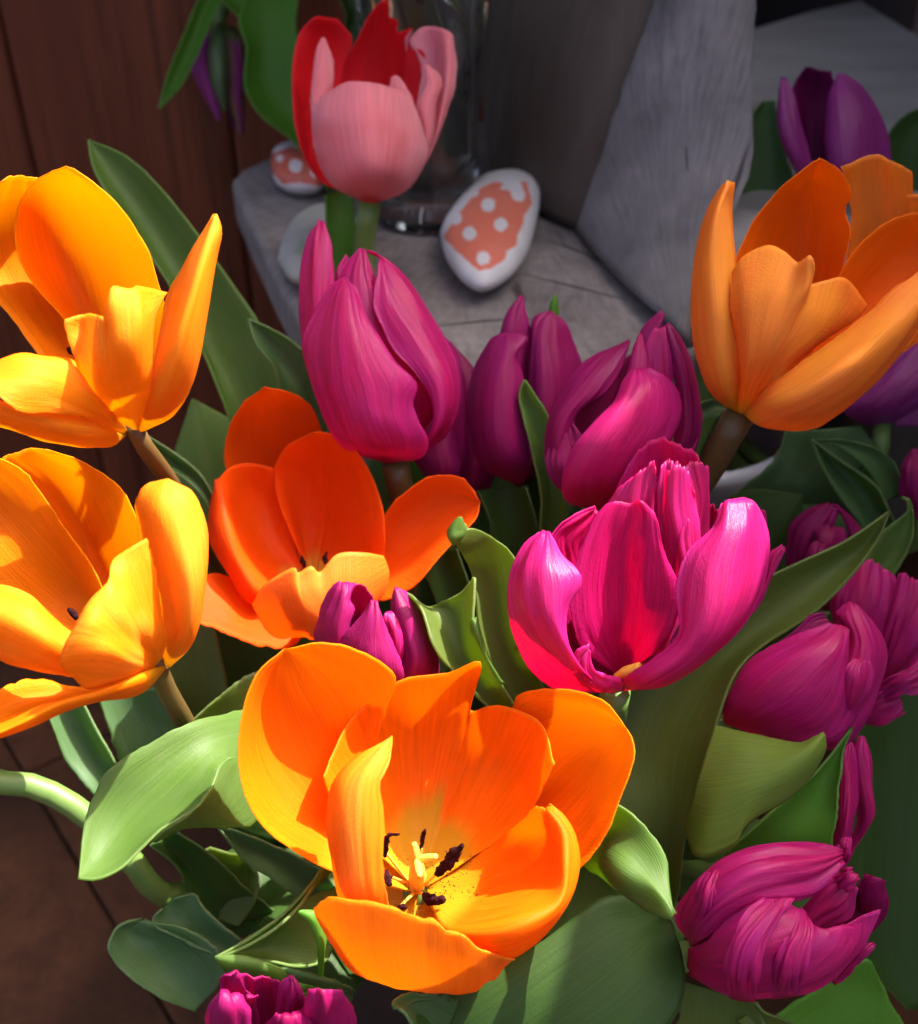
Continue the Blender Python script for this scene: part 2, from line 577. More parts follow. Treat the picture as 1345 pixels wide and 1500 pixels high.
# ------------------------------------------------------------------ the place: floor, wall, boards
def wood_mat(name, a, bcol, c, grain=(1, 1, .06), scale=70.0, rough=.6, bump=.5, dist=.0015, spec=.3):
    b = NB(name)
    tc = b.n('TexCoord')
    oi = b.n('ObjectInfo').outputs['Random']
    vec = b.n('VectorMath', operation='ADD', i_0=tc.outputs['Object'], i_1=b.n('CombineXYZ', i_X=oi, i_Y=oi, i_Z=oi).outputs[0]).outputs[0]
    v = b.mapping(vec, grain)
    n1 = b.noise(v, scale, 5.0, .65)
    n2 = b.noise(v, scale * .25, 3.0, .6)
    col = b.mix(b.n('MapRange', i_0=n1, i_1=.3, i_2=.7).outputs[0], a, bcol)
    col = b.mix(b.n('MapRange', i_0=n2, i_1=.45, i_2=.75).outputs[0], col, c)
    bp = b.n('Bump', i_Strength=bump, i_Distance=dist, i_Height=n1).outputs[0]
    pr = b.n('BsdfPrincipled', i_Base_Color=col, i_Roughness=rough, i_Normal=bp)
    pr.inputs['Specular IOR Level'].default_value = spec
    return b.out(pr.outputs[0])


def endgrain_mat(name, centre, a, bcol, crack, wobble=.022, upright=False):
    """weathered cut face of a trunk: growth rings, saw marks, radial checks"""
    b = NB(name)
    tc = b.n('TexCoord')
    p = b.n('VectorMath', operation='SUBTRACT', i_0=tc.outputs['Object'], i_1=centre).outputs[0]
    wob = b.n('TexNoise', i_Vector=p, i_Scale=22.0, i_Detail=3.0)
    pw = b.n('VectorMath', operation='ADD', i_0=p, i_1=b.n('VectorMath', operation='SCALE', i_0=b.n('VectorMath', operation='SUBTRACT', i_0=wob.outputs[1], i_1=(.5, .5, .5)).outputs[0], i_Scale=wobble).outputs[0]).outputs[0]
    sep = b.n('SeparateXYZ', i_Vector=pw)
    if upright:
        sep = b.n('SeparateXYZ', i_Vector=b.n('CombineXYZ', i_X=sep.outputs[0], i_Y=sep.outputs[2]).outputs[0])
    r = b.n('VectorMath', operation='LENGTH', i_0=b.n('CombineXYZ', i_X=sep.outputs[0], i_Y=sep.outputs[1]).outputs[0]).outputs[1]
    rings = b.math('SINE', b.math('MULTIPLY', r, 900.0))
    ang = b.math('ARCTAN2', sep.outputs[1], sep.outputs[0])
    rad = b.noise(b.n('CombineXYZ', i_X=b.math('MULTIPLY', ang, 7.0), i_Y=b.math('MULTIPLY', r, 5.0)).outputs[0], 1.0, 2.0, .5)
    checks = b.n('MapRange', i_0=rad, i_1=.655, i_2=.68).outputs[0]
    fine = b.noise(b.n('CombineXYZ', i_X=b.math('MULTIPLY', ang, 60.0), i_Y=b.math('MULTIPLY', r, 60.0)).outputs[0], 1.0, 4.0, .7)
    blot = b.noise(p, 30.0, 4.0, .6)
    col = b.mix(b.n('MapRange', i_0=blot, i_1=.3, i_2=.7).outputs[0], a, bcol)
    col = b.mix(b.math('MULTIPLY', b.n('MapRange', i_0=rings, i_1=-1.0, i_2=1.0).outputs[0], .035 if upright else .08), col, crack)
    col = b.mix(b.math('MULTIPLY', b.n('MapRange', i_0=fine, i_1=.42, i_2=.78).outputs[0], .55), col, crack)
    col = b.mix(b.math('MULTIPLY', checks, .85), col, crack)
    h = b.math('SUBTRACT', b.math('ADD', b.math('MULTIPLY', fine, .6), b.math('MULTIPLY', rings, .01 if upright else .06)), b.math('MULTIPLY', checks, 1.5))
    bp = b.n('Bump', i_Strength=.5, i_Distance=.0025, i_Height=h).outputs[0]
    pr = b.n('BsdfPrincipled', i_Base_Color=col, i_Roughness=.75, i_Normal=bp)
    pr.inputs['Specular IOR Level'].default_value = .25
    return b.out(pr.outputs[0])


wood_mat('wall_wood', (.050, .011, .005), (.22, .060, .026), (.10, .022, .010), grain=(1, 1, .035), scale=150, rough=.42, bump=.35, spec=.4)
wood_mat('grey_wood', (.20, .192, .185), (.30, .288, .28), (.15, .138, .13), grain=(.25, 1, 1), scale=90, rough=.75, bump=.5)
wood_mat('brown_wood', (.085, .066, .052), (.155, .125, .10), (.05, .035, .027), grain=(1, 1, .12), scale=60, rough=.7)
wood_mat('shadowed_board', (.012, .012, .015), (.02, .02, .024), (.008, .008, .010), rough=.6)
wood_mat('slate', (.040, .017, .009), (.11, .043, .020), (.022, .011, .007), grain=(1, 1, 1), scale=45, rough=.75, bump=.6, dist=.0025, spec=.1)
endgrain_mat('end_grain', (.02, .09, 0), (.16, .14, .135), (.29, .262, .252), (.04, .03, .025))
LC = (on_z(985, 470, 26.4) - on_z(866, 338, 26.6)) * .01
endgrain_mat('end_grain_lean', (LC[0], LC[1], -.02), (.15, .14, .142), (.28, .265, .265), (.035, .028, .025), wobble=.006, upright=True)
plain_mat('clay', (.03, .02, .016), (.05, .03, .022), 60, .7, .3)
plain_mat('white_glaze', (.50, .52, .58), (.58, .60, .65), 20, .3, .05)
plain_mat('groundmat', (.016, .011, .009), (.03, .02, .015), 20, .9, .4)


def box(name, parent, lo, hi, mats, bevel=.2):
    lo, hi = np.array(lo, float), np.array(hi, float)
    top = [(lo[0], lo[1], hi[2]), (hi[0], lo[1], hi[2]), (hi[0], hi[1], hi[2]), (lo[0], hi[1], hi[2])]
    return prism(name, parent, top, (0, 0, lo[2] - hi[2]), mats, bevel=bevel)


# floor: dark slabs on a bed
g = box('floor', None, (-120, -40, -3), (120, 130, -.6), ('groundmat',), bevel=0)
tag(g, kind='structure')
ang = math.radians(37)
ca, sa = math.cos(ang), math.sin(ang)
org = np.array([-15.5, 31.0, 0])
for i in range(-3, 3):
    for j in range(-3, 3):
        S, gap = 44.0, .07
        q = []
        for (a, c) in ((0, 0), (1, 0), (1, 1), (0, 1)):
            uu_ = (i + a) * S + (gap if a == 0 else -gap)
            vv_ = (j + c) * S + (gap if c == 0 else -gap) + 11
            q.append(org + np.array([uu_ * ca + vv_ * sa * -1, uu_ * sa + vv_ * ca, 0]) * 1.0)
        if all(-118 < p[0] < 118 and -38 < p[1] < 128 for p in q):
            prism('slab', g, q, (0, 0, -.55), ('slate',), bevel=.12)

# plank wall at the back left
wl = empty('wall', (-15, 61, 0), None, None)
tag(wl, kind='structure')
x = -43.1
for k in range(5):
    box('plank', wl, (x + .05, 60, .05), (x + 10.45, 62.2, 62), ('wall_wood',), bevel=.25)
    x += 10.5
bk = box('back_wall', None, (10.2, 84, .0), (64, 86, 60), ('shadowed_board',), bevel=0)  # added wall; the shadowed dark beyond the planks is put into its near-black colour
tag(bk, kind='structure')

# overhead and side boards, added out of frame to shade the rear and right
rb = prism('shade_board_top', None, [(-50, 44.3, 72), (29.5, 44.2, 72), (32, 41.6, 72), (64, 39, 72), (64, 88, 72), (-50, 88, 72)], (0, 0, -2), ('grey_wood',))
tag(rb, 'unseen weathered grey board added overhead to shade the rear of the bunch', 'board')
sb = box('shade_board_side', None, (30, 6, .05), (32, 82, 64), ('grey_wood',))
tag(sb, 'unseen upright weathered grey board added to shade the right of the bunch', 'board')

# stump slab that carries the stones and the vase
ZT = 26.4
poly = [on_z(px, py, ZT) for px, py in ((338, 262), (352, 248), (408, 222), (520, 196), (640, 182), (712, 174), (748, 205), (800, 240), (1060, 250), (1110, 330), (1080, 470), (1010, 520), (860, 545), (640, 548), (500, 530), (438, 470), (400, 400), (362, 318))]
st = prism('stump', None, poly, (0, 0, -2.2), ('end_grain',), bevel=.35)
tag(st, 'grey weathered cut tree slab carrying the painted stones and the glass vase', 'tree stump')
c0 = np.array(poly).mean(0)
low = [c0 + (p - c0) * np.array([.8, .8, 0]) for p in np.array(poly)]
low = [np.array([p[0], p[1], ZT - 2.3]) for p in low]
prism('trunk', st, low, (0, 0, -ZT + 2.3), ('brown_wood',), bevel=.3)

# brown plank leaning behind, grey cut slab leaning against it
bl = on_z(742, 262, ZT + .1)
br = on_z(862, 334, ZT + .1)
tr = P(1010, -70, 45.0)
tl = P(712, -70, 52.5)
lg = sheet('leaning_plank', None, [[bl, bl * .5 + tl * .5 + np.array([0, .5, 0]), tl], [(bl + br) / 2 + np.array([-.1, -.4, 0]), (bl + br + tl + tr) / 4 + np.array([-.3, -.9, .0]), (tl + tr) / 2 + np.array([0, -.6, 0])],
                                   [br, br * .55 + tr * .45 + np.array([-.15, 0, 0]), tr]], ('brown_wood',), thick=1.6, ripple=.07, wrinkle=.05, jag=.1, curl=0, nu=31, nv=31)
lg.data.transform(__import__('mathutils').Matrix.Translation(-Vector(bl * .01)))
lg.location = bl * .01
tag(lg, 'brown grey plank leaning beside the glass vase', 'plank')
A_ = on_z(866, 338, ZT + .2)
B_ = on_z(1005, 500, ZT + .3)
gl = sheet('leaning_slab', None, [[A_, P(905, 215, 47.6), P(985, 0, 45.2), P(1012, -80, 44.6)],
                                  [on_z(930, 420, ZT + .2), P(990, 240, 45.4), P(1035, 0, 43.4), P(1050, -80, 42.8)],
                                  [B_, P(1060, 330, 44.6), P(1094, 240, 44.8), P(1084, 60, 43.8), P(1080, -80, 43.2)]], ('end_grain_lean',), thick=1.4, ripple=.05, wrinkle=.025, jag=.12, curl=0, nu=35, nv=35)
gl.data.transform(__import__('mathutils').Matrix.Translation(-Vector(A_ * .01)))
gl.location = A_ * .01
tag(gl, 'pale grey cut wood slab with radial cracks, leaning right of the brown plank', 'wood slab')

# grey board top, rear right
ZB = 29.0
pb = [on_z(px, py, ZB) for px, py in ((1062, 60), (1085, 45), (1190, 14), (1262, -2), (1350, 52), (1480, 140), (1480, 420), (1060, 420))]
gb = prism('grey_bench', None, pb, (0, 0, -3), ('grey_wood',), bevel=.3)
tag(gb, 'flat grey weathered board behind the violet tulip bud', 'bench')
c1 = np.array(pb).mean(0)
for sx, sy in ((-.7, -.7), (.7, -.7), (.7, .7), (-.7, .7)):
    m_ = c1 + np.array([sx * 6, sy * 8, 0])
    box('leg', gb, (m_[0] - 1.5, m_[1] - 1.5, .05), (m_[0] + 1.5, m_[1] + 1.5, ZB - 3.05), ('brown_wood',))

# pots that hold the stems
pt = lathe('flower_pot', None, [(0.01, 0), (5.2, 0), (5.6, .3), (6.4, 13.6), (6.9, 13.7), (6.9, 15), (6.3, 15), (6.0, 13.4), (5.1, .9), (0.01, .9)], ('clay',), (-.8, 28.5, 0.0))
tag(pt, 'dark clay pot hidden under the leaves, holding the bunch of tulips', 'pot')
wp = lathe('white_pot', None, [(0.01, 0), (3.6, 0), (3.9, .3), (4.5, 20.5), (4.75, 21.2), (4.5, 21.7), (4.2, 21.2), (3.5, .9), (0.01, .9)], ('white_glaze',), (9.0, 40.5, 0.0))
tag(wp, 'pale white glazed pot half hidden behind the peach orange tulip stem', 'pot')


# painted stones
def stone(label, outline, z0, hgt, paint, dots, dotr, white, orange, n=70):
    out = np.array([[*on_z(px, py, z0 + hgt * .45)] for px, py in outline])
    c = out.mean(0)
    c[2] = z0
    m = 260
    ring = lerp_curve(np.vstack([out, out[:1]]), m + 1)[:-1]
    V, C, F = [], [], []
    K = 120

    def pip(p, poly):
        k = False
        for a in range(len(poly)):
            x1, y1 = poly[a]
            x2, y2 = poly[a - 1]
            if (y1 > p[1]) != (y2 > p[1]) and p[0] < (x2 - x1) * (p[1] - y1) / (y2 - y1) + x1:
                k = not k
        return k
    for k in range(K + 1):
        th = math.pi * k / K - math.pi / 2
        rr = math.copysign(abs(math.cos(th)) ** .75, 1)
        zz = z0 + hgt * (.5 + .5 * math.sin(th))
        for i in range(m):
            q = c + (ring[i] - c) * rr
            q[2] = zz + .05 * mnoise.noise((q[0] * .9, q[1] * .9, 3))
            V.append(q)
            d = q - np.array([0, 0, CAMZ])
            dep = d @ FWD
            px = (672.5 + FPX * d[0] / dep, 750 - FPX * (d @ UPV) / dep)
            jx = px[0] + 1.0 * mnoise.noise((px[0] * .13, px[1] * .13, 0))
            jy = px[1] + 1.0 * mnoise.noise((px[0] * .13, px[1] * .13, 5))
            col = white
            if th > -.2 and paint and pip((jx, jy), paint):
                col = orange
                if any((jx - a) ** 2 + (jy - b_) ** 2 < (dotr * s) ** 2 for a, b_, s in dots):
                    col = white
            C.append((*col, 1))
    F = [(k * m + i, k * m + (i + 1) % m, (k + 1) * m + (i + 1) % m, (k + 1) * m + i) for k in range(K) for i in range(m)]
    me = bpy.data.meshes.new('painted_stone')
    V = np.array(V)
    me.from_pydata(((V - c) * .01).tolist(), [], F)
    ca_ = me.color_attributes.new('paint', 'FLOAT_COLOR', 'POINT')
    ca_.data.foreach_set('color', np.array(C, np.float32).reshape(-1))
    me.polygons.foreach_set('use_smooth', [True] * len(F))
    me.update()
    o = link('painted_stone', me, None, ('stone_paint',), loc=c * .01)
    return tag(o, label, 'painted stone', 'painted stones on the stump')


b = NB('stone_paint')
at = b.n('Attribute', attribute_name='paint')
tc = b.n('TexCoord')
nz = b.noise(tc.outputs['Object'], 160.0, 4.0, .6)
col = b.mix(b.n('MapRange', i_0=nz, i_1=.45, i_2=.8).outputs[0], at.outputs[0], b.mix(.25, at.outputs[0], (.35, .33, .32)))
bp = b.n('Bump', i_Strength=.25, i_Distance=.0008, i_Height=nz).outputs[0]
b.out(b.n('BsdfPrincipled', i_Base_Color=col, i_Roughness=.55, i_Normal=bp).outputs[0])

stone('white painted stone with an orange patch and white dots, near the vase foot',
      [(645, 345), (655, 325), (690, 283), (720, 264), (755, 259), (783, 268), (791, 288), (785, 330), (770, 375), (745, 405), (705, 423), (680, 412), (652, 375)], ZT, 1.9,
      [(649, 348), (668, 318), (700, 278), (722, 266), (738, 268), (733, 276), (748, 280), (752, 292), (766, 296), (770, 286), (762, 266), (772, 266), (780, 298), (768, 316), (766, 330), (758, 345), (757, 360), (742, 368), (740, 380), (722, 392), (702, 397), (680, 378)],
      [(715, 300, 1), (734, 329, 1), (688, 342, 1), (708, 378, 1), (668, 320, .9), (694, 280, .8)], 10.0, (.58, .58, .60), (.62, .16, .10))
stone('small orange painted stone with white dots, half hidden behind the pink tulip',
      [(397, 245), (402, 228), (425, 219), (455, 224), (475, 240), (480, 262), (465, 276), (430, 276), (405, 266)], ZT, 1.5,
      [(395, 250), (398, 225), (425, 215), (470, 225), (490, 262), (470, 273), (440, 268), (415, 270)],
      [(433, 243, 1.1), (410, 232, .6), (462, 252, .9)], 9.0, (.60, .55, .55), (.50, .10, .06))
stone('pale green white stone behind the large magenta bud',
      [(407, 385), (415, 355), (440, 322), (475, 308), (515, 318), (530, 350), (520, 390), (480, 415), (430, 412)], ZT, 1.6,
      [(430, 370), (445, 345), (470, 332), (485, 350), (475, 372), (450, 382)], [(455, 350, 1.2), (470, 365, 1.0)], 8.0, (.34, .36, .33), (.25, .33, .24))

# ------------------------------------------------------------------ glass vase with its own stems
b = NB('vase_glass')
gl_ = b.n('BsdfPrincipled', i_Base_Color=(.90, .94, .97, 1), i_Roughness=.02)
gl_.inputs['Transmission Weight'].default_value = .98
gl_.inputs['IOR'].default_value = 1.45
b.out(gl_.outputs[0])
b = NB('vase_water')
gl_ = b.n('BsdfPrincipled', i_Base_Color=(.80, .84, .78, 1), i_Roughness=.02)
gl_.inputs['Transmission Weight'].default_value = 1.0
gl_.inputs['IOR'].default_value = 1.33
b.out(gl_.outputs[0])
vb = on_z(624, 312, ZT)
VX = empty('glass_vase', (vb[0], vb[1], ZT + .05), 'tall cut glass vase with stems in water, behind the pink tulip', 'vase')


def cut(f_, r, z):
    return .16 * math.sin(f_ * 12 + z * 1.6) * min(1, max(0, (z - 6.5) / 1.0)) if r > 2.2 else 0


prof = [(.01, 0), (2.2, 0), (2.45, .25), (2.4, .7), (2.2, 1.0), (2.2, 3), (2.3, 6), (2.38, 7.2)] + [(2.38 + .035 * k, 7.5 + .5 * k) for k in range(26)] + [(3.0, 20.3), (2.75, 20)]
prof += [(2.05, 7.2), (1.95, 3), (1.9, 1.6), (1.5, 1.2), (.01, 1.1)]
lathe('vase_body', VX, prof, ('vase_glass',), (0, 0, 0), seg=132, flute=cut)
lathe('water', VX, [(.01, 1.2), (1.45, 1.3), (1.86, 1.7), (1.9, 3), (1.98, 6.5), (.01, 6.5)], ('vase_water',), (0, 0, 0), seg=48)
plain_mat('wet_stem', (.42, .46, .05), (.56, .56, .09), 50, .4, .2)
vv0 = np.array([vb[0], vb[1], ZT])
WT = empty('tulip', vv0 + np.array([0, 0, 1.5]), 'wilted purple and green tulip hanging over against the plank wall', 'tulip', 'tulips in the glass vase')
fw = Frame(200, 0, 2.2417, 56.0, WT, 'wilted', ripple=.12, wrinkle=.06)
sw = tube('stem', WT, [vv0 + np.array([-.6, .3, 1.6]), vv0 + np.array([-.9, .2, 8]), vv0 + np.array([-1.6, 0, 16]), P(400, -60, 55), P(345, -30, 56), *fw.pts('275,60,.0 268,95,.0')], [.34, .3, .28, .28, .3], ('stem',), n=50)
b_ = MATS['wilted']
MATS['wilted_out'] = b_
MATS['wilted_in'] = b_
petal_mat('wilted_purple_out', (.20, .17, .07), (.36, .05, .26), (.42, .08, .30), (.4, .05, .2), basev=.15, vein=.3, tf=.3)
MATS['wilted_purple_in'] = MATS['wilted_purple_out']
plain_mat('wilted_green', (.05, .085, .035), (.08, .12, .05), 60, .6, .3)
fw.petal('250,85,.2 190,130,-.3 178,215,-.5 205,300,-.4 268,395,-.3', '258,85,-.2 225,140,-1.0 215,220,-1.2 235,300,-1.0 272,395,-.5', '265,85,.0 255,150,-.5 262,230,-.6 275,310,-.6 276,396,-.4', pm='wilted_purple')
fw.petal('285,85,.2 290,140,-.5 300,240,-.7 310,340,-.6 335,440,-.4', '300,85,-.1 325,140,-1.1 335,240,-1.3 335,340,-1.1 345,442,-.6', '310,85,.2 350,120,-.3 358,220,-.5 356,330,-.4 355,440,-.4', pm='wilted')
fw.petal('262,85,.2 262,150,.6 270,250,.8 290,340,.6 325,420,.2', '290,85,.6 300,150,1.2 310,250,1.3 320,340,1.0 335,425,.3', '320,85,.4 340,150,.7 350,250,.7 350,340,.5 345,430,.2', pm='wilted_purple')
sheet('sepal', WT, [fw.pts('262,75,-.2 240,120,-1.2 235,200,-1.6 250,290,-1.4 285,365,-.9'), fw.pts('266,75,-.4 262,130,-1.7 268,210,-2.1 275,290,-1.8 292,366,-1.0'), fw.pts('272,75,-.2 290,130,-1.3 298,210,-1.6 298,290,-1.4 300,365,-.9')], ('wilted_green',), nu=13, nv=25)
fl = Frame(200, 0, 2.2417, 52.0, WT)
fl.leaf('640,640,.6 520,470,.3 410,380,.0 358,290,-.2 362,150,-.3 335,70,-.2 380,-40,.2 480,-160,1', '640,610,.8 560,430,.9 470,320,.8 430,220,.6 430,120,.5 430,40,.5 460,-60,.8 530,-170,1.4', '650,560,.6 600,380,.4 560,260,.1 540,180,0 525,90,0 530,0,.1 560,-90,.4 600,-180,1', mat='leaf_fresh', ripple=.06)
fl = Frame(200, 0, 2.2417, 54.0, WT)
fl.leaf('72,357,-.2 100,250,-.4 150,130,-.4 190,30,-.3 260,-120,.4', '74,357,-.2 125,270,.0 180,150,.1 220,40,.2 300,-120,.8', '78,357,-.2 145,280,-.3 205,170,-.3 255,40,-.2 340,-120,.4', mat='leaf_fresh', ripple=.03)
fl.leaf('270,-40,.2 300,20,.1 340,60,.1 400,90,.3', '330,-60,.5 350,0,.5 390,40,.5 440,70,.7', '400,-80,.2 420,-20,.1 450,20,.1 490,50,.3', mat='leaf_fresh')
VT = empty('tulip', vv0 + np.array([0, 0, 1.5]), 'leafy tulip stems standing inside the cut glass vase', 'tulip', 'tulips in the glass vase')
for a_, r_ in ((-.2, 1.2), (1.7, .7), (2.9, 1.0), (4.5, 1.1), (5.5, 1.15)):
    q = np.array([r_ * math.cos(a_), r_ * math.sin(a_), 0])
    tube('stem', VT, [vv0 + q * .9 + np.array([0, 0, 1.5]), vv0 + q * .5 + np.array([0, 0, 6]), vv0 - q * .4 + np.array([0, 0, 13]), vv0 - q * 1.2 + np.array([0, 0, 22])], [.6, .5, .36, .33], ('wet_stem',), n=26)
fv = Frame(200, 0, 2.2417, 51.0, VT)
fv.leaf('650,300,1 660,150,.4 690,60,.0 620,-60,-.3', '690,300,1 700,150,.6 720,50,.3 690,-80,0', '730,300,1 740,150,.4 750,60,.0 760,-80,-.3', mat='leaf_deep')
fv.leaf('860,260,.8 870,120,.4 860,60,.0 850,-70,-.3', '900,260,1 910,120,.6 920,40,.3 920,-80,0', '940,260,.8 960,110,.4 1000,40,.0 1030,-60,-.3', mat='leaf_fresh')
fv.leaf('740,300,1.2 770,150,.8 790,40,.4 800,-80,.1', '790,300,1.4 810,150,1.0 830,40,.7 850,-80,.4', '840,300,1.2 850,150,.8 870,40,.4 900,-80,.1', mat='leaf_fresh')


# drying cracks in the cut faces
from mathutils.bvhtree import BVHTree


def crack(obj, pix, r, plane=None, lift=.7):
    if plane is None:
        bv = BVHTree.FromPolygons([(v.co * 100) for v in obj.data.vertices], [tuple(p.vertices) for p in obj.data.polygons])
        o0 = Vector((0, 0, CAMZ)) - Vector(root_of(obj))
    pts = []
    for px, py in pix:
        if plane is not None:
            pts.append(on_z(px, py, plane))
        else:
            d = Vector(P(px, py, 1.0) - np.array([0, 0, CAMZ])).normalized()
            h = bv.ray_cast(o0, d)
            if h[0] is not None:
                pts.append(np.array(h[0]) + root_of(obj) - np.array(d) * lift)
    if len(pts) >= 2:
        tube('crack', obj, pts, r, ('crack',), n=24, seg=6)


crack(gl, ((926, 232), (948, 280), (968, 325), (986, 362)), [.02, .06, .05, .015])
crack(gl, ((1012, 165), (1006, 215), (1010, 280), (1008, 330)), [.01, .04, .04, .01])
crack(gl, ((1000, 20), (1012, 40), (1022, 52)), [.01, .04, .01])
crack(gl, ((960, 180), (985, 150), (1010, 135)), [.01, .03, .01])
crack(st, ((800, 352), (840, 365), (885, 385)), [.02, .06, .02], ZT + .0)
crack(st, ((760, 400), (840, 420), (920, 440)), [.015, .05, .02], ZT + .0)
crack(st, ((620, 480), (720, 470), (800, 468)), [.015, .05, .015], ZT + .0)
crack(st, ((455, 320), (500, 345), (560, 350)), [.015, .04, .015], ZT + .0)
# ---- open orange tulip with stamens, in front
t = tulip('wide open orange tulip showing dark stamens and yellow centre, lowest bloom of the bunch')
f = Frame(330, 920, 2.135, 31.0, t, 'flame', ripple=.07, wrinkle=.022)
f.petal('590,830,0 470,800,-.9 345,762,-1.9 200,690,-2.5 110,620,-2.8 52,480,-3.0 50,330,-3.0 100,150,-2.8 185,65,-2.4',
        '600,810,.1 430,640,.2 300,500,-.5 210,360,-1.0 165,210,-1.7 185,65,-2.4',
        '610,800,.1 500,600,.4 470,400,.1 500,260,-.5 535,160,-1.3 420,75,-2.0 290,42,-2.3 185,65,-2.4', seen='in', freq=3)
f.petal('600,815,-.1 470,700,-.5 365,590,-1.2 312,470,-1.9',
        '600,810,0 480,640,0 390,480,-.7 330,400,-1.5',
        '605,805,0 520,590,.5 450,400,.1 400,282,-.9',
        '608,800,.1 570,560,.9 550,340,.7 545,168,-.8',
        '612,800,.1 630,560,1.0 660,340,.9 690,142,-.6',
        '615,800,.1 670,560,1.0 735,340,.9 770,180,.0 800,110,-1.1',
        '617,800,.1 685,570,1.0 745,400,1.0 766,257,.5',
        '620,800,.1 720,590,.8 800,400,.8 850,242,-.3',
        '625,805,0 780,640,.4 910,450,.2 985,298,-.9',
        '630,810,-.1 800,700,-.2 930,600,-.7 1025,430,-1.6', seen='in', nu=57, ripple=.05, fringe=.045, smooth=0)
f.petal('625,800,.1 760,640,.7 870,420,.6 895,280,.1 912,218,-.5 1060,202,-1.4 1180,235,-1.9 1255,315,-2.2',
        '635,805,.1 800,700,.6 950,580,.1 1080,440,-.6 1180,360,-1.3 1255,315,-2.2',
        '640,815,0 850,800,-1.3 1000,800,-2.1 1100,757,-2.5 1190,650,-2.7 1240,520,-2.7 1272,400,-2.6 1255,315,-2.2', seen='in', freq=3)
f.petal('600,830,0 450,960,-1.2 358,850,-2.7 336,740,-3.0 316,600,-3.1 328,490,-3.1 400,400,-3.0 520,340,-2.9',
        '600,830,0 475,975,-1.8 395,860,-3.5 375,720,-3.8 362,590,-3.8 378,480,-3.6 440,400,-3.3 520,340,-2.9',
        '602,830,0 510,975,-2.2 450,865,-3.8 435,720,-4.0 430,580,-4.0 440,475,-3.8 485,400,-3.4 520,340,-2.9',
        '605,830,0 560,960,-2.4 512,868,-3.7 494,720,-3.9 496,570,-3.8 482,492,-3.7 510,430,-3.4 522,340,-2.9', ripple=.08, wrinkle=.035, nu=37)
f.petal('600,825,0 520,990,-.9 425,1085,-2.1 330,985,-3.0 282,868,-3.6',
        '605,825,0 545,1000,-.9 480,1107,-2.4 390,990,-3.8 345,836,-4.2',
        '610,825,0 585,1010,-.9 560,1130,-2.5 510,1010,-4.3 510,872,-4.7',
        '612,825,0 610,1010,-.9 620,1137,-2.5 600,1020,-4.5 605,912,-5.0',
        '615,825,0 625,1010,-.9 650,1140,-2.5 650,1030,-4.5 652,913,-5.0',
        '617,825,0 640,1010,-.9 690,1140,-2.5 695,1040,-4.4 692,950,-4.9',
        '620,825,0 660,1010,-.9 740,1138,-2.4 745,1050,-4.2 735,957,-4.8',
        '622,825,0 680,1000,-.9 780,1128,-2.3 795,1065,-3.8 795,1000,-4.4',
        '625,825,0 700,990,-.9 830,1100,-2.2 875,1065,-3.0 907,1040,-3.5', nu=61, ripple=.06, fringe=.06, smooth=0, wrinkle=.03)
f.petal('630,805,0 750,740,.0 880,640,-.9 975,560,-2.3',
        '632,810,0 780,770,-.6 930,690,-1.3 1010,620,-2.3 990,562,-2.4',
        '632,815,0 800,830,-1.5 960,780,-2.2 1030,690,-2.6 1010,580,-2.5',
        '630,820,0 720,930,-3.2 900,906,-4.1 1042,842,-3.8 1062,720,-3.4 1058,630,-2.9 1005,562,-2.6',
        '630,830,-.2 725,970,-3.5 900,975,-4.2 1045,880,-3.8 1085,760,-3.3 1085,650,-2.8 1020,556,-2.5',
        '625,835,-.3 730,1000,-3.0 890,1040,-3.4 1030,925,-3.1 1098,790,-2.8 1105,680,-2.5 1060,580,-2.3 1012,550,-2.4', seen='in', nu=37, ripple=.04)
def base_cup(fr, c, axis, r, h, mats):
    c = fr.pts(c)[0]
    axis = np.array(axis, float)
    axis /= np.linalg.norm(axis)
    a1 = np.cross(axis, [0, 0, 1.0]) if abs(axis[2]) < .9 else np.cross(axis, [0, 1.0, 0])
    a1 /= np.linalg.norm(a1)
    a2 = np.cross(axis, a1)
    cs = []
    for k in range(13):
        q = 2 * math.pi * k / 12
        dr = a1 * math.cos(q) + a2 * math.sin(q)
        cs.append([c + axis * h * .0 + dr * .05, c + dr * r * .55 + axis * h * .12, c + dr * r * .9 + axis * h * .5, c + dr * r + axis * h])
    return sheet('receptacle', fr.parent, cs, mats, nu=49, nv=15, face=False, ripple=0, jag=0, curl=0, smooth=0)


base_cup(f, '585,850,.75', (0, -.45, .9), 1.75, .1, ('orange_base',))
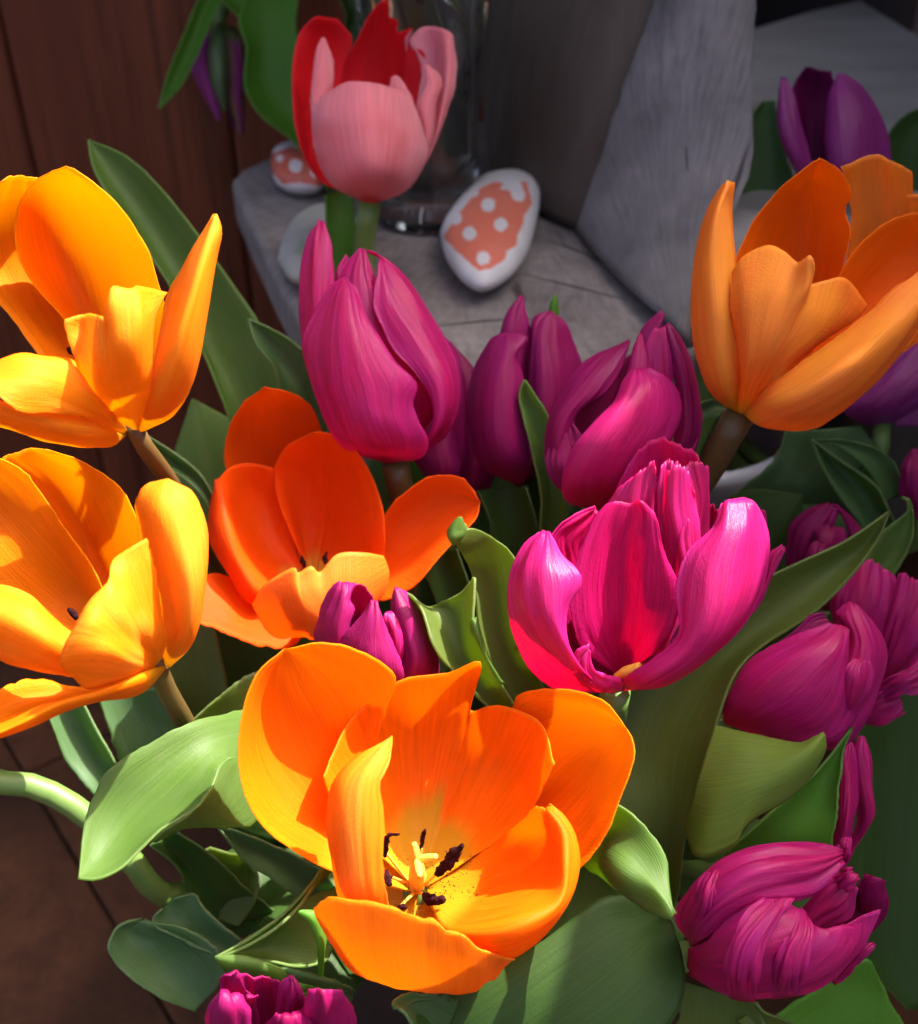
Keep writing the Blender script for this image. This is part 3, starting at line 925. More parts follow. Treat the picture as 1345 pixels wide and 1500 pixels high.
# pistil and stamens
ax = np.array([0, -.35, .94]); ax /= np.linalg.norm(ax)
e1 = np.array([1., 0, 0]); e2 = np.cross(ax, e1)
B = f.pts('600,815,-.2')[0]
T = f.pts('600,725,-1.9')[0]
pis = tube('pistil', t, [B, B * .5 + T * .5, T], [.18, .23, .20, .12], ('pistil',), n=14)
for q, (sx, sy, dz, ln) in enumerate(((590, 672, -2.0, .40), (662, 714, -2.2, .38), (608, 778, -2.5, .36))):
    e = f.pts(f'{sx},{sy},{dz}')[0]
    tube('stigma_lobe', pis, [T, T * .45 + e * .55, e], [.08, .11, .10, .06], ('pistil',), n=10, seg=10)
for s, r in (('500,715,-1.1 498,680,-1.5 510,650,-1.8 545,645,-2.0', (.07, .15, .11, .03)), ('612,690,-1.1 618,660,-1.4 624,632,-1.7', (.06, .09, .05)),
             ('660,772,-1.6 690,742,-1.9 715,712,-2.1 742,678,-2.3', (.10, .20, .20, .05)), ('622,840,-1.5 650,852,-1.8 684,850,-2.0', (.10, .19, .10)),
             ('500,760,-1.8 508,785,-2.0 518,805,-2.1', (.08, .16, .08)), ('540,872,-2.6 552,872,-2.7 566,876,-2.8', (.05, .1, .05))):
    p = f.pts(s)
    b = f.pts('602,820,-.1')[0]
    fi = tube('stamen', t, [p[0] * .5 + p[1] * .5, p[0] * .4 + b * .6, b], [.035, .04, .055], ('pistil',), n=8, seg=7)
    tube('anther', fi, p, [q * .72 for q in r], ('anther',), n=26, seg=16, lump=.75)
rnd = random.Random(4)
Vp, Fp = [], []
for k in range(190):
    px = rnd.gauss(675, 42) if k % 2 else rnd.uniform(530, 800)
    py = rnd.gauss(800, 35) if k % 2 else rnd.uniform(690, 900)
    dz = -.55 - abs(px - 640) * .0042 - max(0, py - 800) * .012
    c = f.pts(f'{px},{py},{dz}')[0]
    r = rnd.uniform(.008, .024)
    n0 = len(Vp)
    for d in ((1, 0, 0), (-1, 0, 0), (0, 1, 0), (0, -1, 0), (0, 0, 1), (0, 0, -1)):
        Vp.append(c + np.array(d) * r)
    Fp += [(n0 + a, n0 + b2, n0 + c2) for a, b2, c2 in ((0, 2, 4), (2, 1, 4), (1, 3, 4), (3, 0, 4), (2, 0, 5), (1, 2, 5), (3, 1, 5), (0, 3, 5))]
me = bpy.data.meshes.new('pollen')
me.from_pydata(((np.array(Vp) - root_of(t)) * .01).tolist(), [], Fp)
o = link('pollen', me, t, ('anther',))
o['kind'] = 'stuff'
stem(f, '605,815,.0 605,860,1.4 600,900,4', r=(.42, .32, .32, .36))
FRONT = t

# ---- yellow-orange tulip beside the wooden wall
t = tulip('glowing yellow orange tulip with a folded front petal, beside the dark plank wall')
f = Frame(0, 200, 2.989, 31.0, t, 'orange', ripple=.07, wrinkle=.022)
f.petal('540,1270,0 250,1050,.5 60,800,.5 -130,560,.2 -120,330,-.5 -30,215,-1.0 20,182,-1.3',
        '545,1270,0 330,1000,1.2 170,700,1.4 80,480,1.0 70,290,.1 80,172,-1.0',
        '550,1270,0 400,960,1.4 290,650,1.7 200,420,1.2 160,260,.4 165,182,-.5', seen='in')
f.petal('560,1270,0 430,1020,.9 280,800,.6 150,660,.1 80,500,-.3 66,370,-.6 110,240,-1.0 200,160,-1.3 290,130,-1.6',
        '570,1270,0 500,980,1.2 400,720,1.5 330,500,1.2 280,290,.2 290,130,-1.6',
        '590,1270,0 720,1000,.1 735,820,-.3 705,670,-.8 665,540,-1.1 590,405,-1.3 490,280,-1.5 390,190,-1.6 290,130,-1.6', seen='in', ripple=.06)
f.petal('560,1290,-.2 455,1130,-2.4 320,978,-3.2 200,960,-3.6 80,937,-3.9 -60,1000,-4.0',
        '550,1295,-.2 420,1170,-3.0 270,1070,-4.0 120,1040,-4.5 -60,1060,-4.6',
        '540,1300,-.2 375,1237,-3.0 222,1208,-4.0 70,1197,-4.6 0,1145,-4.8 -60,1100,-4.8', ripple=.04)
f.petal('550,1300,0 375,1228,-2.6 222,1195,-3.6 70,1185,-4.2 -60,1140,-4.4',
        '550,1310,0 430,1310,-2.3 300,1295,-3.2 150,1258,-3.8 -60,1205,-4.1',
        '545,1315,.2 480,1357,-.9 370,1364,-1.6 230,1341,-2.2 100,1300,-2.7 -60,1258,-2.9', ripple=.03)
f.petal('595,1290,-.2 420,1170,-2.4 340,1020,-3.3 322,960,-3.5 290,870,-3.7 276,800,-3.8',
        '595,1290,-.2 440,1150,-2.7 375,1000,-3.6 365,910,-3.6 370,830,-3.5 385,775,-3.6',
        '595,1290,-.2 470,1130,-3.0 420,980,-3.9 425,900,-4.2 435,820,-4.4 444,785,-4.5',
        '597,1290,-.2 500,1120,-3.2 465,970,-4.1 460,880,-4.3 458,830,-4.4 464,792,-4.4',
        '598,1290,-.2 530,1110,-3.3 505,940,-4.3 490,820,-4.5 480,730,-4.6 484,660,-4.5',
        '600,1290,-.2 570,1100,-3.3 565,920,-4.3 560,790,-4.4 560,668,-4.3',
        '602,1290,-.2 610,1090,-3.2 618,920,-4.0 620,790,-4.2 612,656,-4.0',
        '605,1290,-.2 650,1120,-2.7 665,950,-3.3 680,800,-3.4 732,682,-3.0', nu=43, ripple=.03, fringe=.015, smooth=0)
f.petal('605,1288,-.1 650,1100,-1.6 690,930,-2.0 740,690,-2.0 805,555,-2.3 895,415,-2.8 940,342,-3.1',
        '610,1290,-.2 657,1130,-2.6 690,950,-3.1 770,725,-3.1 832,525,-3.0 905,400,-3.1 942,342,-3.2',
        '615,1292,-.2 700,1150,-2.7 775,900,-3.6 850,650,-3.7 905,470,-3.5 943,342,-3.2',
        '622,1292,-.1 740,1190,-1.9 830,1000,-2.8 890,740,-3.2 935,520,-3.2 962,400,-3.2 946,342,-3.2',
        '630,1290,.1 765,1212,-.9 850,1070,-1.5 915,780,-2.2 957,540,-2.5 980,410,-2.8 950,342,-3.1', ripple=.04, nu=33)
tube('anther', t, f.pts('300,930,.2 320,945,.0 335,955,.0'), [.06, .1, .06], ('anther',), n=8, seg=7)
stem(f, '580,1262,-.2 598,1300,.0 640,1370,.5 700,1450,1.6 820,1640,6.0 960,1900,10.0', 'stem_brown', r=(.24, .29, .29, .30, .36))
LEFTTOP = t

# ---- the orange tulip below it
t = tulip('yellow orange tulip with a pale sunlit front petal, under the one by the plank wall')
f = Frame(0, 630, 2.989, 30.0, t, 'orange', ripple=.07, wrinkle=.022)
f.petal('560,960,.2 380,640,.7 250,420,.6 120,230,.2 10,130,-.4',
        '570,950,.4 470,600,1.3 370,370,1.2 240,190,.5 95,90,-.3',
        '590,950,.3 625,640,-.1 605,430,-.5 520,255,-.7 360,130,-.6 210,85,-.3', seen='in', fringe=.03)
f.petal('550,1040,.2 330,930,.3 100,850,.2 -40,720,-.2 -170,420,-.8',
        '555,980,.3 320,700,.8 130,500,.2 -30,320,-.2 -110,210,-.7',
        '560,970,.1 410,610,-.1 290,435,-.1 180,280,-.3 60,150,-.7 -40,110,-.9', seen='in')
f.petal('600,1020,-.2 430,930,-1.9 320,890,-2.7 220,800,-3.2 130,720,-3.3 40,688,-3.3 -60,680,-3.3',
        '600,1030,-.2 430,1010,-2.3 310,990,-3.2 200,925,-3.9 100,865,-4.1 0,820,-4.1 -60,800,-4.1',
        '600,1040,0 430,1080,-1.4 310,1086,-2.0 200,1066,-2.6 100,1040,-3.0 0,1000,-3.2 -60,965,-3.2')
f.petal('705,1010,-.5 735,900,-1.8 703,800,-2.3 690,650,-2.7 642,474,-3.0',
        '700,1015,-.5 690,880,-2.3 650,750,-2.9 620,620,-3.1 585,505,-3.2',
        '698,1020,-.5 650,890,-2.7 590,770,-3.3 530,650,-3.5 492,572,-3.4',
        '695,1025,-.5 600,900,-3.1 540,800,-3.8 490,720,-4.0 472,665,-3.9',
        '692,1030,-.5 580,930,-3.3 480,840,-4.1 425,775,-4.2 400,738,-4.1',
        '690,1035,-.5 570,970,-3.4 460,890,-4.2 390,850,-4.4 340,838,-4.2',
        '685,1040,-.5 570,1030,-3.2 440,990,-4.2 340,990,-4.3 265,1000,-4.1',
        '670,1045,-.5 570,1080,-2.4 450,1120,-3.0 380,1133,-3.3 312,1075,-3.8', nu=41, smooth=0, ripple=.04)
f.petal('705,1025,-.2 700,860,-.9 690,700,-1.2 632,550,-1.6 598,385,-2.1 588,312,-2.5 640,240,-2.6 735,214,-2.6',
        '730,1035,-.4 800,880,-2.2 805,680,-2.9 765,470,-3.1 735,320,-3.0 735,214,-2.6',
        '742,1040,0 850,920,-.9 905,700,-1.5 920,560,-1.8 902,400,-2.1 842,270,-2.4 735,214,-2.6', ripple=.05)
f.petal('690,1030,-.4 540,1075,-.8 350,1120,-1.4 200,1093,-1.9 60,1105,-2.5 -60,1180,-3.1',
        '700,1035,-.4 540,1115,-1.2 350,1180,-1.8 180,1195,-2.3 30,1245,-2.9 -60,1290,-3.3',
        '710,1035,-.6 640,1058,-2.0 450,1135,-3.1 250,1195,-3.6 100,1268,-3.8 -60,1340,-3.9',
        '720,1040,-.6 640,1110,-2.0 440,1170,-3.2 260,1222,-3.6 110,1295,-3.8 -60,1350,-3.9',
        '722,1050,-.2 600,1168,-1.5 430,1197,-2.4 280,1236,-3.0 140,1293,-3.3 -60,1348,-3.6', seen='in', nu=33)
tube('anther', t, f.pts('300,785,-.2 320,800,-.3 335,825,-.4'), [.05, .1, .06], ('anther',), n=8, seg=7)
stem(f, '672,1005,-.6 692,1050,-.1 730,1140,.5 800,1265,2.0 900,1420,5.5', 'stem_brown', r=(.26, .31, .31, .32, .38))
LEFTLOW = t

# ---- deep orange tulip in the middle
t = tulip('deep orange tulip opening in the shade, right behind a small magenta bud')
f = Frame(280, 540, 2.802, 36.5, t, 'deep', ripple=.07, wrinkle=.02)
f.petal('470,900,0 270,640,.7 160,450,.4 142,330,.2 200,150,-.5 300,74,-1.2',
        '480,890,.2 390,600,1.4 320,370,1.1 290,200,.2 300,74,-1.2',
        '500,880,.2 560,560,1.0 545,300,.6 480,140,-.3 390,86,-.9 300,74,-1.2', seen='in')
f.petal('480,880,.1 410,680,.5 370,520,.5 352,412,.2',
        '470,885,.1 330,670,.6 265,510,.5 255,388,-.1',
        '460,890,0 280,750,.0 195,580,-.3 165,400,-.6',
        '440,900,-.2 297,880,-1.6 215,780,-1.9 165,640,-1.9 135,540,-1.7 110,456,-1.3',
        '430,910,-.3 270,930,-1.9 175,820,-2.0 110,680,-1.9 90,570,-1.6 103,456,-1.2',
        '420,920,-.3 245,968,-1.5 145,835,-1.4 78,690,-1.2 64,580,-1.0 92,470,-1.0', seen='in', nu=33)
f.petal('490,890,0 440,740,.1 365,530,.1 349,410,0 400,310,-.4 500,262,-.7',
        '505,890,.2 530,670,.9 545,460,.6 530,330,-.1 500,262,-.7',
        '540,890,-.1 770,820,-1.0 794,660,-1.3 752,490,-1.2 672,350,-1.1 590,279,-.9 500,262,-.7', seen='in')
f.petal('560,890,0 740,740,-.8 798,595,-1.1 880,505,-1.3 1000,440,-1.4 1110,447,-1.6 1160,500,-1.7 1187,545,-1.8',
        '570,900,-.1 800,790,-.6 960,650,-.8 1080,570,-1.2 1187,545,-1.8',
        '580,910,-.2 760,950,-2.0 900,897,-2.4 1000,795,-2.4 1110,680,-2.2 1172,610,-2.0 1187,545,-1.8', seen='in')
f.petal('480,900,0 440,1060,-.7 365,1105,-1.7 290,1050,-2.4 248,970,-2.7',
        '485,900,0 460,1080,-.9 400,1075,-2.6 330,960,-3.3 300,888,-3.2',
        '490,900,0 480,1090,-1.0 465,1040,-3.2 425,920,-3.8 415,818,-3.7',
        '492,900,0 490,1095,-1.0 490,1050,-3.3 455,930,-3.8 440,838,-3.7',
        '495,900,0 510,1095,-1.0 520,1050,-3.3 500,920,-3.7 492,810,-3.7',
        '497,900,0 530,1090,-1.0 550,1040,-3.2 540,930,-3.6 530,835,-3.5',
        '500,900,0 550,1085,-1.0 600,1020,-3.1 600,890,-3.5 598,762,-3.4',
        '505,900,0 590,1070,-.9 690,1010,-2.7 700,880,-3.1 700,754,-3.1',
        '510,900,0 630,1050,-.7 770,960,-1.9 818,850,-2.2 790,768,-2.4', nu=49, smooth=0, ripple=.04)
f.petal('470,930,.2 260,950,-.5 160,860,-.9 80,845,-1.5 10,890,-2.0',
        '480,980,.1 330,1045,-.9 230,1000,-1.4 140,975,-1.9 10,985,-2.5',
        '490,1030,0 420,1140,-.9 300,1142,-1.6 200,1114,-2.1 100,1066,-2.5 10,1045,-2.8', seen='in')
for s in ('452,768,-.3 466,812,-.9', '556,755,-.3 548,800,-.9'):
    p = f.pts(s)
    tube('anther', t, [p[0], (p[0] + p[1]) / 2, p[1]], [.03, .07, .05], ('anther',), n=16, seg=10, lump=.8)
stem(f, '485,920,.1 500,1000,1.5 520,1080,3', r=(.42, .3, .3, .36))
MID = t

# ---- orange tulip at the right, in shade
t = tulip('large peach orange tulip in the shade, in front of the violet bud and board')
f = Frame(960, 200, 2.678, 34.5, t, 'peach', ripple=.08, wrinkle=.022)
f.petal('640,960,1.2 720,620,1.6 770,330,1.2 745,190,.8 730,118,.4',
        '670,960,1.3 800,600,2.0 855,350,1.6 860,200,1.0 855,72,.2',
        '690,960,1.3 870,640,1.8 930,380,1.4 945,220,.8 930,92,.1',
        '720,960,1.2 930,660,1.2 1020,400,1.0 1010,250,.6 1010,140,.1', seen='out', fringe=.05, nu=31)
f.petal('760,960,1.2 950,700,1.1 1020,450,.9 1000,320,.6 985,232,.2',
        '780,960,1.2 1040,700,1.0 1130,480,.8 1130,330,.3 1100,235,-.2',
        '800,960,1.0 1100,740,.4 1220,520,.0 1240,400,-.3 1220,270,-.6', seen='out')
f.petal('400,1020,.2 320,730,.3 301,530,-.2 345,395,-.3 480,213,-.6 560,150,-.9 643,88,-1.0',
        '430,1020,.4 460,720,1.2 500,520,1.4 550,300,.9 600,190,.3 643,88,-1.0',
        '470,1020,.4 560,740,1.4 640,520,1.3 660,320,.7 665,190,.0 645,88,-1.0',
        '520,1020,.2 640,800,.6 738,540,.3 774,370,.0 750,285,-.1 768,225,-.4 710,118,-.8 646,88,-1.0', seen='in', ripple=.08, nu=33)
f.petal('520,1030,.2 640,730,.0 716,552,-.4 800,425,-.6 900,345,-.7 1031,306,-.8 1150,330,-1.0',
        '540,1030,.3 780,740,.4 920,580,.3 1060,470,.0 1180,400,-.6',
        '560,1040,0 840,820,-.5 1020,680,-.8 1170,570,-1.0 1240,450,-1.0', seen='in')
f.petal('315,1085,.1 213,1000,-.7 158,860,-1.0 139,650,-1.1 158,430,-1.2 205,268,-1.4 262,186,-1.7 285,176,-1.8',
        '318,1085,-.1 265,960,-1.8 225,720,-2.3 215,480,-2.3 240,300,-2.2 290,177,-1.9',
        '320,1085,-.1 334,900,-1.7 312,720,-2.1 302,530,-2.1 284,330,-2.0 276,258,-1.9 296,177,-1.9',
        '324,1080,0 335,850,-.9 324,620,-1.2 314,430,-1.4 312,300,-1.4 314,178,-1.6')
f.petal('325,1085,-.1 327,900,-1.8 310,720,-2.4 303,528,-2.4',
        '330,1085,-.1 345,890,-2.3 340,680,-2.8 345,470,-2.6',
        '333,1085,-.1 365,880,-2.6 385,650,-3.0 440,425,-2.8',
        '336,1085,-.1 400,860,-2.7 450,650,-3.2 510,452,-3.0',
        '338,1085,-.1 430,860,-2.7 510,650,-3.2 557,492,-3.1',
        '340,1085,-.1 445,860,-2.7 535,660,-3.3 575,560,-3.4 585,478,-3.5',
        '341,1085,-.1 455,860,-2.7 550,670,-3.3 600,580,-3.5 610,466,-3.6',
        '342,1085,-.1 465,865,-2.7 560,690,-3.2 602,610,-3.3 626,510,-3.6',
        '343,1085,-.1 475,870,-2.6 570,700,-3.1 598,640,-3.1 602,576,-3.1',
        '345,1085,-.1 490,880,-2.5 620,720,-3.0 665,565,-2.9',
        '348,1085,-.1 500,900,-2.4 660,740,-2.8 745,558,-2.7',
        '350,1085,-.1 460,970,-2.0 640,825,-2.3 790,715,-2.3 828,662,-2.2', nu=67, smooth=0, ripple=.05)
f.petal('345,1085,-.1 430,1000,-2.1 520,922,-2.6 640,834,-3.0 800,712,-3.2 930,600,-3.2 1028,530,-3.0',
        '348,1090,-.1 450,1060,-2.4 580,1010,-3.3 760,890,-3.9 900,755,-3.9 1000,650,-3.6 1060,540,-3.1',
        '352,1095,0 420,1130,-1.4 580,1090,-2.7 770,985,-3.4 920,840,-3.6 1030,700,-3.5 1090,550,-3.1',
        '350,1095,.2 430,1140,-.6 560,1156,-1.0 650,1138,-1.6 770,1055,-2.2 900,930,-2.6 1020,765,-2.8 1110,570,-2.9')
stem(f, '335,1085,.0 280,1180,.3 200,1325,1.0', 'stem_brown', r=(.46, .35, .36, .38))
RIGHT = t
# ---- pink tulip in front of the glass vase
t = tulip('pale pink tulip with red inside, upright in front of the glass vase')
f = Frame(200, 0, 2.2417, 42.0, t, 'pink', ripple=.05)
f.petal('720,620,.4 645,430,1.0 638,290,.9 695,180,.5 750,70,.0 790,15,-.3',
        '760,620,.8 730,400,1.6 735,230,1.3 765,110,.6 812,0,-.4',
        '775,620,.8 780,400,1.7 790,230,1.3 810,110,.6 828,10,-.3',
        '785,620,.8 800,400,1.7 815,250,1.3 826,140,.7 832,55,.1',
        '790,620,.8 815,400,1.6 835,250,1.2 846,140,.6 856,66,-.1',
        '795,620,.8 830,400,1.6 850,260,1.2 856,170,.7 858,105,.2',
        '800,620,.8 845,400,1.5 870,270,1.1 882,170,.5 906,92,-.2',
        '805,620,.7 860,400,1.4 890,280,1.0 890,200,.6 882,132,.3',
        '830,620,.5 930,420,1.0 965,300,.7 965,220,.4 940,165,.2', seen='in', fringe=.02, nu=57, smooth=0, wrinkle=.02)
f.petal('745,650,0 590,582,-.5 520,400,-.6 515,220,-.6 540,100,-.8 588,54,-1.0',
        '750,650,0 625,570,.0 565,400,.0 556,240,-.1 580,120,-.5 598,54,-1.0',
        '755,650,.1 660,540,.4 615,360,.5 615,220,.2 635,120,-.2 625,56,-.8',
        '760,640,.2 700,500,.7 670,330,.7 685,200,.4 708,128,.1 660,62,-.6', seen='in', nu=31)
f.petal('790,650,.2 870,500,.9 925,330,.7 935,210,.4 893,132,.2',
        '795,650,.2 910,480,.6 960,300,.4 965,180,.2 930,93,.0',
        '800,650,.1 935,480,.2 985,300,.0 990,180,-.1 975,86,-.2',
        '810,655,-.1 950,520,-.8 1003,350,-1.0 1020,220,-.9 1022,100,-.6',
        '815,655,0 900,615,-.3 990,452,-.6 1035,325,-.7 1053,225,-.6 1040,120,-.4', seen='out', nu=31)
f.petal('700,640,-.4 610,520,-1.2 573,360,-1.4 575,250,-1.4 588,165,-1.4 610,124,-1.4',
        '715,640,-.5 640,500,-1.6 602,360,-1.6 602,250,-1.6 608,170,-1.5 612,124,-1.4',
        '725,640,-.4 670,500,-1.2 640,350,-1.2 650,250,-1.2 645,185,-1.3 618,124,-1.4', ripple=.07)
f.petal('830,640,-.4 935,450,-1.2 922,350,-1.4 955,262,-1.4 943,212,-1.4',
        '840,640,-.5 950,470,-1.4 955,350,-1.6 975,280,-1.5 952,212,-1.4',
        '850,640,-.4 965,480,-1.1 990,340,-1.2 1002,262,-1.2 962,212,-1.3', ripple=.07)
f.petal('800,600,-.8 830,420,-1.5 825,320,-1.7 836,255,-1.8', '830,600,-.8 870,420,-1.7 868,320,-1.8 850,248,-1.8',
        '850,600,-.7 915,430,-1.3 912,340,-1.5 868,255,-1.7')
f.petal('740,660,-.2 635,600,-1.1 585,490,-1.5 573,400,-1.6 576,350,-1.7',
        '750,664,-.3 670,590,-1.9 630,450,-2.2 612,380,-2.2 622,308,-2.1',
        '757,666,-.3 720,560,-2.5 695,420,-2.8 685,340,-2.7 690,268,-2.5',
        '765,667,-.3 768,560,-2.7 760,420,-3.0 757,340,-2.9 757,270,-2.7',
        '775,667,-.3 820,560,-2.5 830,420,-2.8 828,350,-2.7 828,284,-2.5',
        '782,666,-.3 870,580,-1.9 900,460,-2.2 895,380,-2.2 878,305,-2.1',
        '790,664,-.2 890,620,-1.0 952,510,-1.4 948,440,-1.5 922,362,-1.7', nu=37, smooth=0, fringe=.02)
stem(f, '768,660,.0 755,740,.3 745,830,1.0', r=(.4, .36, .36, .36))
PINK = t
f.leaf('620,640,.6 625,760,.8 640,900,1.5 700,1300,3', '665,630,.8 670,760,1.0 685,900,1.6 740,1300,3', '712,640,.5 715,760,.7 720,900,1.5 790,1300,3', mat='leaf_fresh')

# ---- big magenta bud
t = tulip('large closed magenta bud just below the pink tulip, touching the deep orange bloom')
f = Frame(420, 300, 2.802, 36.5, t, 'magenta', ripple=.07, wrinkle=.055)
f.petal('420,1040,.6 130,760,.0 62,500,-.2 72,230,-.2 105,105,-.3 140,70,-.4',
        '425,1040,.4 180,760,-.7 115,480,-1.0 118,250,-.9 128,120,-.7 143,70,-.5',
        '430,1040,.5 260,760,-.3 200,480,-.6 190,270,-.6 185,150,-.5 148,70,-.5', ripple=.1)
f.petal('430,1040,.8 300,760,.5 225,480,.0 205,330,-.2 210,260,-.3 240,205,-.3',
        '440,1040,.6 340,760,-.2 280,480,-.7 250,350,-.6 230,270,-.4 250,210,-.3',
        '450,1040,.8 400,760,.4 330,480,.0 300,350,-.1 270,270,-.2 255,215,-.2', pm='magenta', ripple=.12)
f.petal('440,1040,.3 340,760,-.9 270,480,-1.1 215,310,-.9 240,245,-.8 305,183,-.9',
        '450,1040,.2 410,760,-1.6 345,500,-1.6 300,340,-1.4 300,250,-1.2 312,183,-1.0',
        '460,1040,.3 640,800,-.5 560,560,-.9 430,380,-1.1 350,260,-1.1 322,181,-1.0', ripple=.12)
f.petal('470,1050,-.2 580,940,-1.5 600,830,-1.8 560,730,-1.9 440,600,-1.9 362,430,-1.7 372,300,-1.5 386,226,-1.3',
        '475,1050,-.2 620,920,-1.8 640,760,-2.1 560,580,-2.0 450,410,-1.9 410,300,-1.6 392,224,-1.3',
        '480,1050,-.1 650,910,-1.2 690,740,-1.5 610,550,-1.5 520,390,-1.5 440,280,-1.4 396,222,-1.2',
        '485,1050,.2 660,945,-.1 716,740,-.3 652,560,-.4 562,400,-.5 465,265,-.7 330,182,-1.0', ripple=.12, wrinkle=.06, nu=33)
f.petal('400,1058,.2 220,992,-.9 120,820,-1.2 72,650,-1.2 68,540,-1.2 145,395,-1.5 195,320,-1.7 240,299,-1.8',
        '420,1060,-.1 330,950,-2.3 265,750,-2.8 235,550,-2.7 232,400,-2.3 240,299,-1.9',
        '440,1058,.1 560,1030,-1.2 582,968,-1.7 535,880,-2.1 518,810,-2.2 535,740,-2.3 440,630,-2.4 335,460,-2.3 292,345,-2.0 240,299,-1.9', ripple=.05)
stem(f, '445,1055,.1 455,1110,.2 470,1180,.6', 'stem_brown', r=(.42, .34, .34, .36))
BIGBUD = t

# ---- dark bud just behind it
t = tulip('dark magenta tulip bud squeezed between the largest bud and its neighbour')
f = Frame(420, 300, 2.802, 39.0, t, 'plum', ripple=.06, wrinkle=.03)
f.petal('640,1200,.3 540,1050,-.2 530,850,-.4 560,680,-.4 640,550,-.3', '660,1200,.2 640,1050,-1.2 640,850,-1.4 650,680,-1.1 650,550,-.5', '690,1200,.3 730,1050,-.6 740,850,-.8 720,680,-.7 660,552,-.4')
f.petal('690,1260,.3 700,1080,-.2 690,880,-.4 680,700,-.3 660,560,-.2', '720,1260,.3 780,1100,-.8 790,880,-.9 750,700,-.7 665,560,-.2', '760,1260,.5 850,1120,.2 850,900,.1 800,720,.0 670,560,-.1')
f.petal('650,1200,-.1 560,1100,-1.1 500,1000,-1.2 490,880,-1.0', '660,1200,-.2 640,1100,-1.7 610,980,-1.8 590,850,-1.4', '670,1200,-.1 710,1100,-1.4 700,980,-1.4 680,850,-1.1')
stem(f, '680,1190,.3 680,1300,1')

# ---- magenta bud between it and the rolled one
t = tulip('slender closed plum magenta bud with a small green leaf tip behind it')
f = Frame(660, 420, 3.3625, 38.0, t, 'plum', ripple=.07, wrinkle=.025)
f.petal('300,960,.4 230,560,.0 233,220,-.2 275,110,-.4 345,46,-.6', '310,960,.3 300,560,-.8 290,260,-1.0 310,130,-.9 352,46,-.7',
        '330,960,.4 390,560,-.2 400,260,-.6 375,150,-.7 358,48,-.7', ripple=.1)
f.petal('320,960,.5 330,560,.4 380,300,.1 415,200,-.1 430,150,-.2', '350,960,.5 400,560,.0 430,300,-.2 440,210,-.3 450,150,-.3', '370,960,.6 520,560,.4 510,300,.1 480,210,-.1 460,150,-.2', pm='plum', ripple=.1)
f.petal('340,970,.3 385,700,-.7 370,450,-.9 400,260,-.9 412,150,-.8 480,127,-.8', '360,970,.2 470,700,-1.4 490,450,-1.5 470,280,-1.3 480,180,-1.1 490,127,-.9',
        '380,970,.4 620,700,-.4 655,400,-.5 605,260,-.6 560,170,-.7 500,127,-.8', ripple=.09, wrinkle=.05)
f.petal('320,975,.1 150,870,-.7 82,650,-1.0 95,470,-1.0 150,330,-1.2 210,250,-1.4 270,228,-1.5',
        '335,985,-.1 260,850,-1.9 215,650,-2.3 220,460,-2.2 255,310,-1.9 280,228,-1.6',
        '350,985,.1 400,850,-1.3 375,640,-1.7 365,440,-1.8 330,330,-1.8 350,290,-1.8 385,260,-1.8 330,230,-1.7 285,228,-1.6', ripple=.05)
stem(f, '340,980,.1 330,1080,.5')
SLIM = t
f.leaf('490,125,.6 487,100,.5 515,40,.4', '512,300,.8 510,110,.4 516,40,.4', '538,300,.8 535,115,.6 517,40,.4', mat='leaf_fresh', nv=15, nu=9)

# ---- rolled bud with one petal catching the sun
t = tulip('magenta bud with one broad sunlit front petal and a rolled dark left petal')
f = Frame(620, 380, 2.924, 35.5, t, 'plum', ripple=.07, wrinkle=.03)
f.petal('780,1060,.5 900,760,.3 900,480,.1 930,330,-.1 1030,231,-.3', '800,1060,.4 950,760,-.3 960,480,-.5 975,330,-.5 1032,231,-.4', '820,1060,.5 1020,760,.0 1020,480,-.2 1010,330,-.3 1034,233,-.3', ripple=.1)
f.petal('800,1060,.2 930,760,-.6 960,500,-.8 970,340,-.8 1000,295,-.8', '830,1060,.1 990,760,-1.0 1010,500,-1.1 1010,360,-1.0 1015,292,-.9', '850,1060,.2 1060,760,-.7 1070,520,-.9 1045,370,-.9 1030,290,-.8', pm='magenta', ripple=.1)
f.petal('780,1060,.3 860,760,-.7 868,500,-.9 890,390,-.8 925,322,-.7', '790,1060,.2 900,760,-1.1 920,500,-1.2 925,400,-1.0 932,320,-.8', '800,1060,.3 950,760,-.9 968,500,-1.0 965,410,-.9 940,322,-.7', pm='magenta', ripple=.05)
f.petal('850,1060,.2 1060,800,-.6 1085,560,-.8 1060,400,-.8 1030,285,-.7', '870,1060,.1 1120,800,-1.1 1140,580,-1.2 1105,420,-1.1 1045,276,-.8',
        '890,1060,.4 1170,790,-.1 1195,570,-.2 1155,420,-.3 1095,310,-.4 1050,274,-.6', ripple=.09)
f.petal('890,1070,-.1 1060,880,-.6 1130,770,-.5 1185,620,-.4', '910,1070,-.1 1090,900,-.7 1165,800,-.7 1192,640,-.4', '920,1075,.1 1090,950,-.2 1160,830,-.2 1196,660,-.2', ripple=.06)
f.petal('700,1050,.3 530,900,-.3 524,780,-.4 558,640,-.5 640,490,-.5 745,393,-.5 880,343,-.5',
        '710,1050,.2 575,860,-1.2 580,700,-1.5 660,580,-1.5 750,470,-1.3 882,346,-.8',
        '720,1050,.3 640,830,-.9 690,650,-1.2 780,575,-1.3 845,480,-1.1 886,350,-.7', ripple=.07, wrinkle=.05)
f.petal('690,1050,.2 600,1000,-.5 545,930,-.9 530,850,-1.0 560,770,-1.0 600,690,-1.1', '700,1050,.1 640,960,-1.3 600,890,-1.5 610,800,-1.4 615,700,-1.3', '710,1050,.1 690,930,-1.3 680,850,-1.5 680,770,-1.4 640,700,-1.3', ripple=.14, wrinkle=.1)
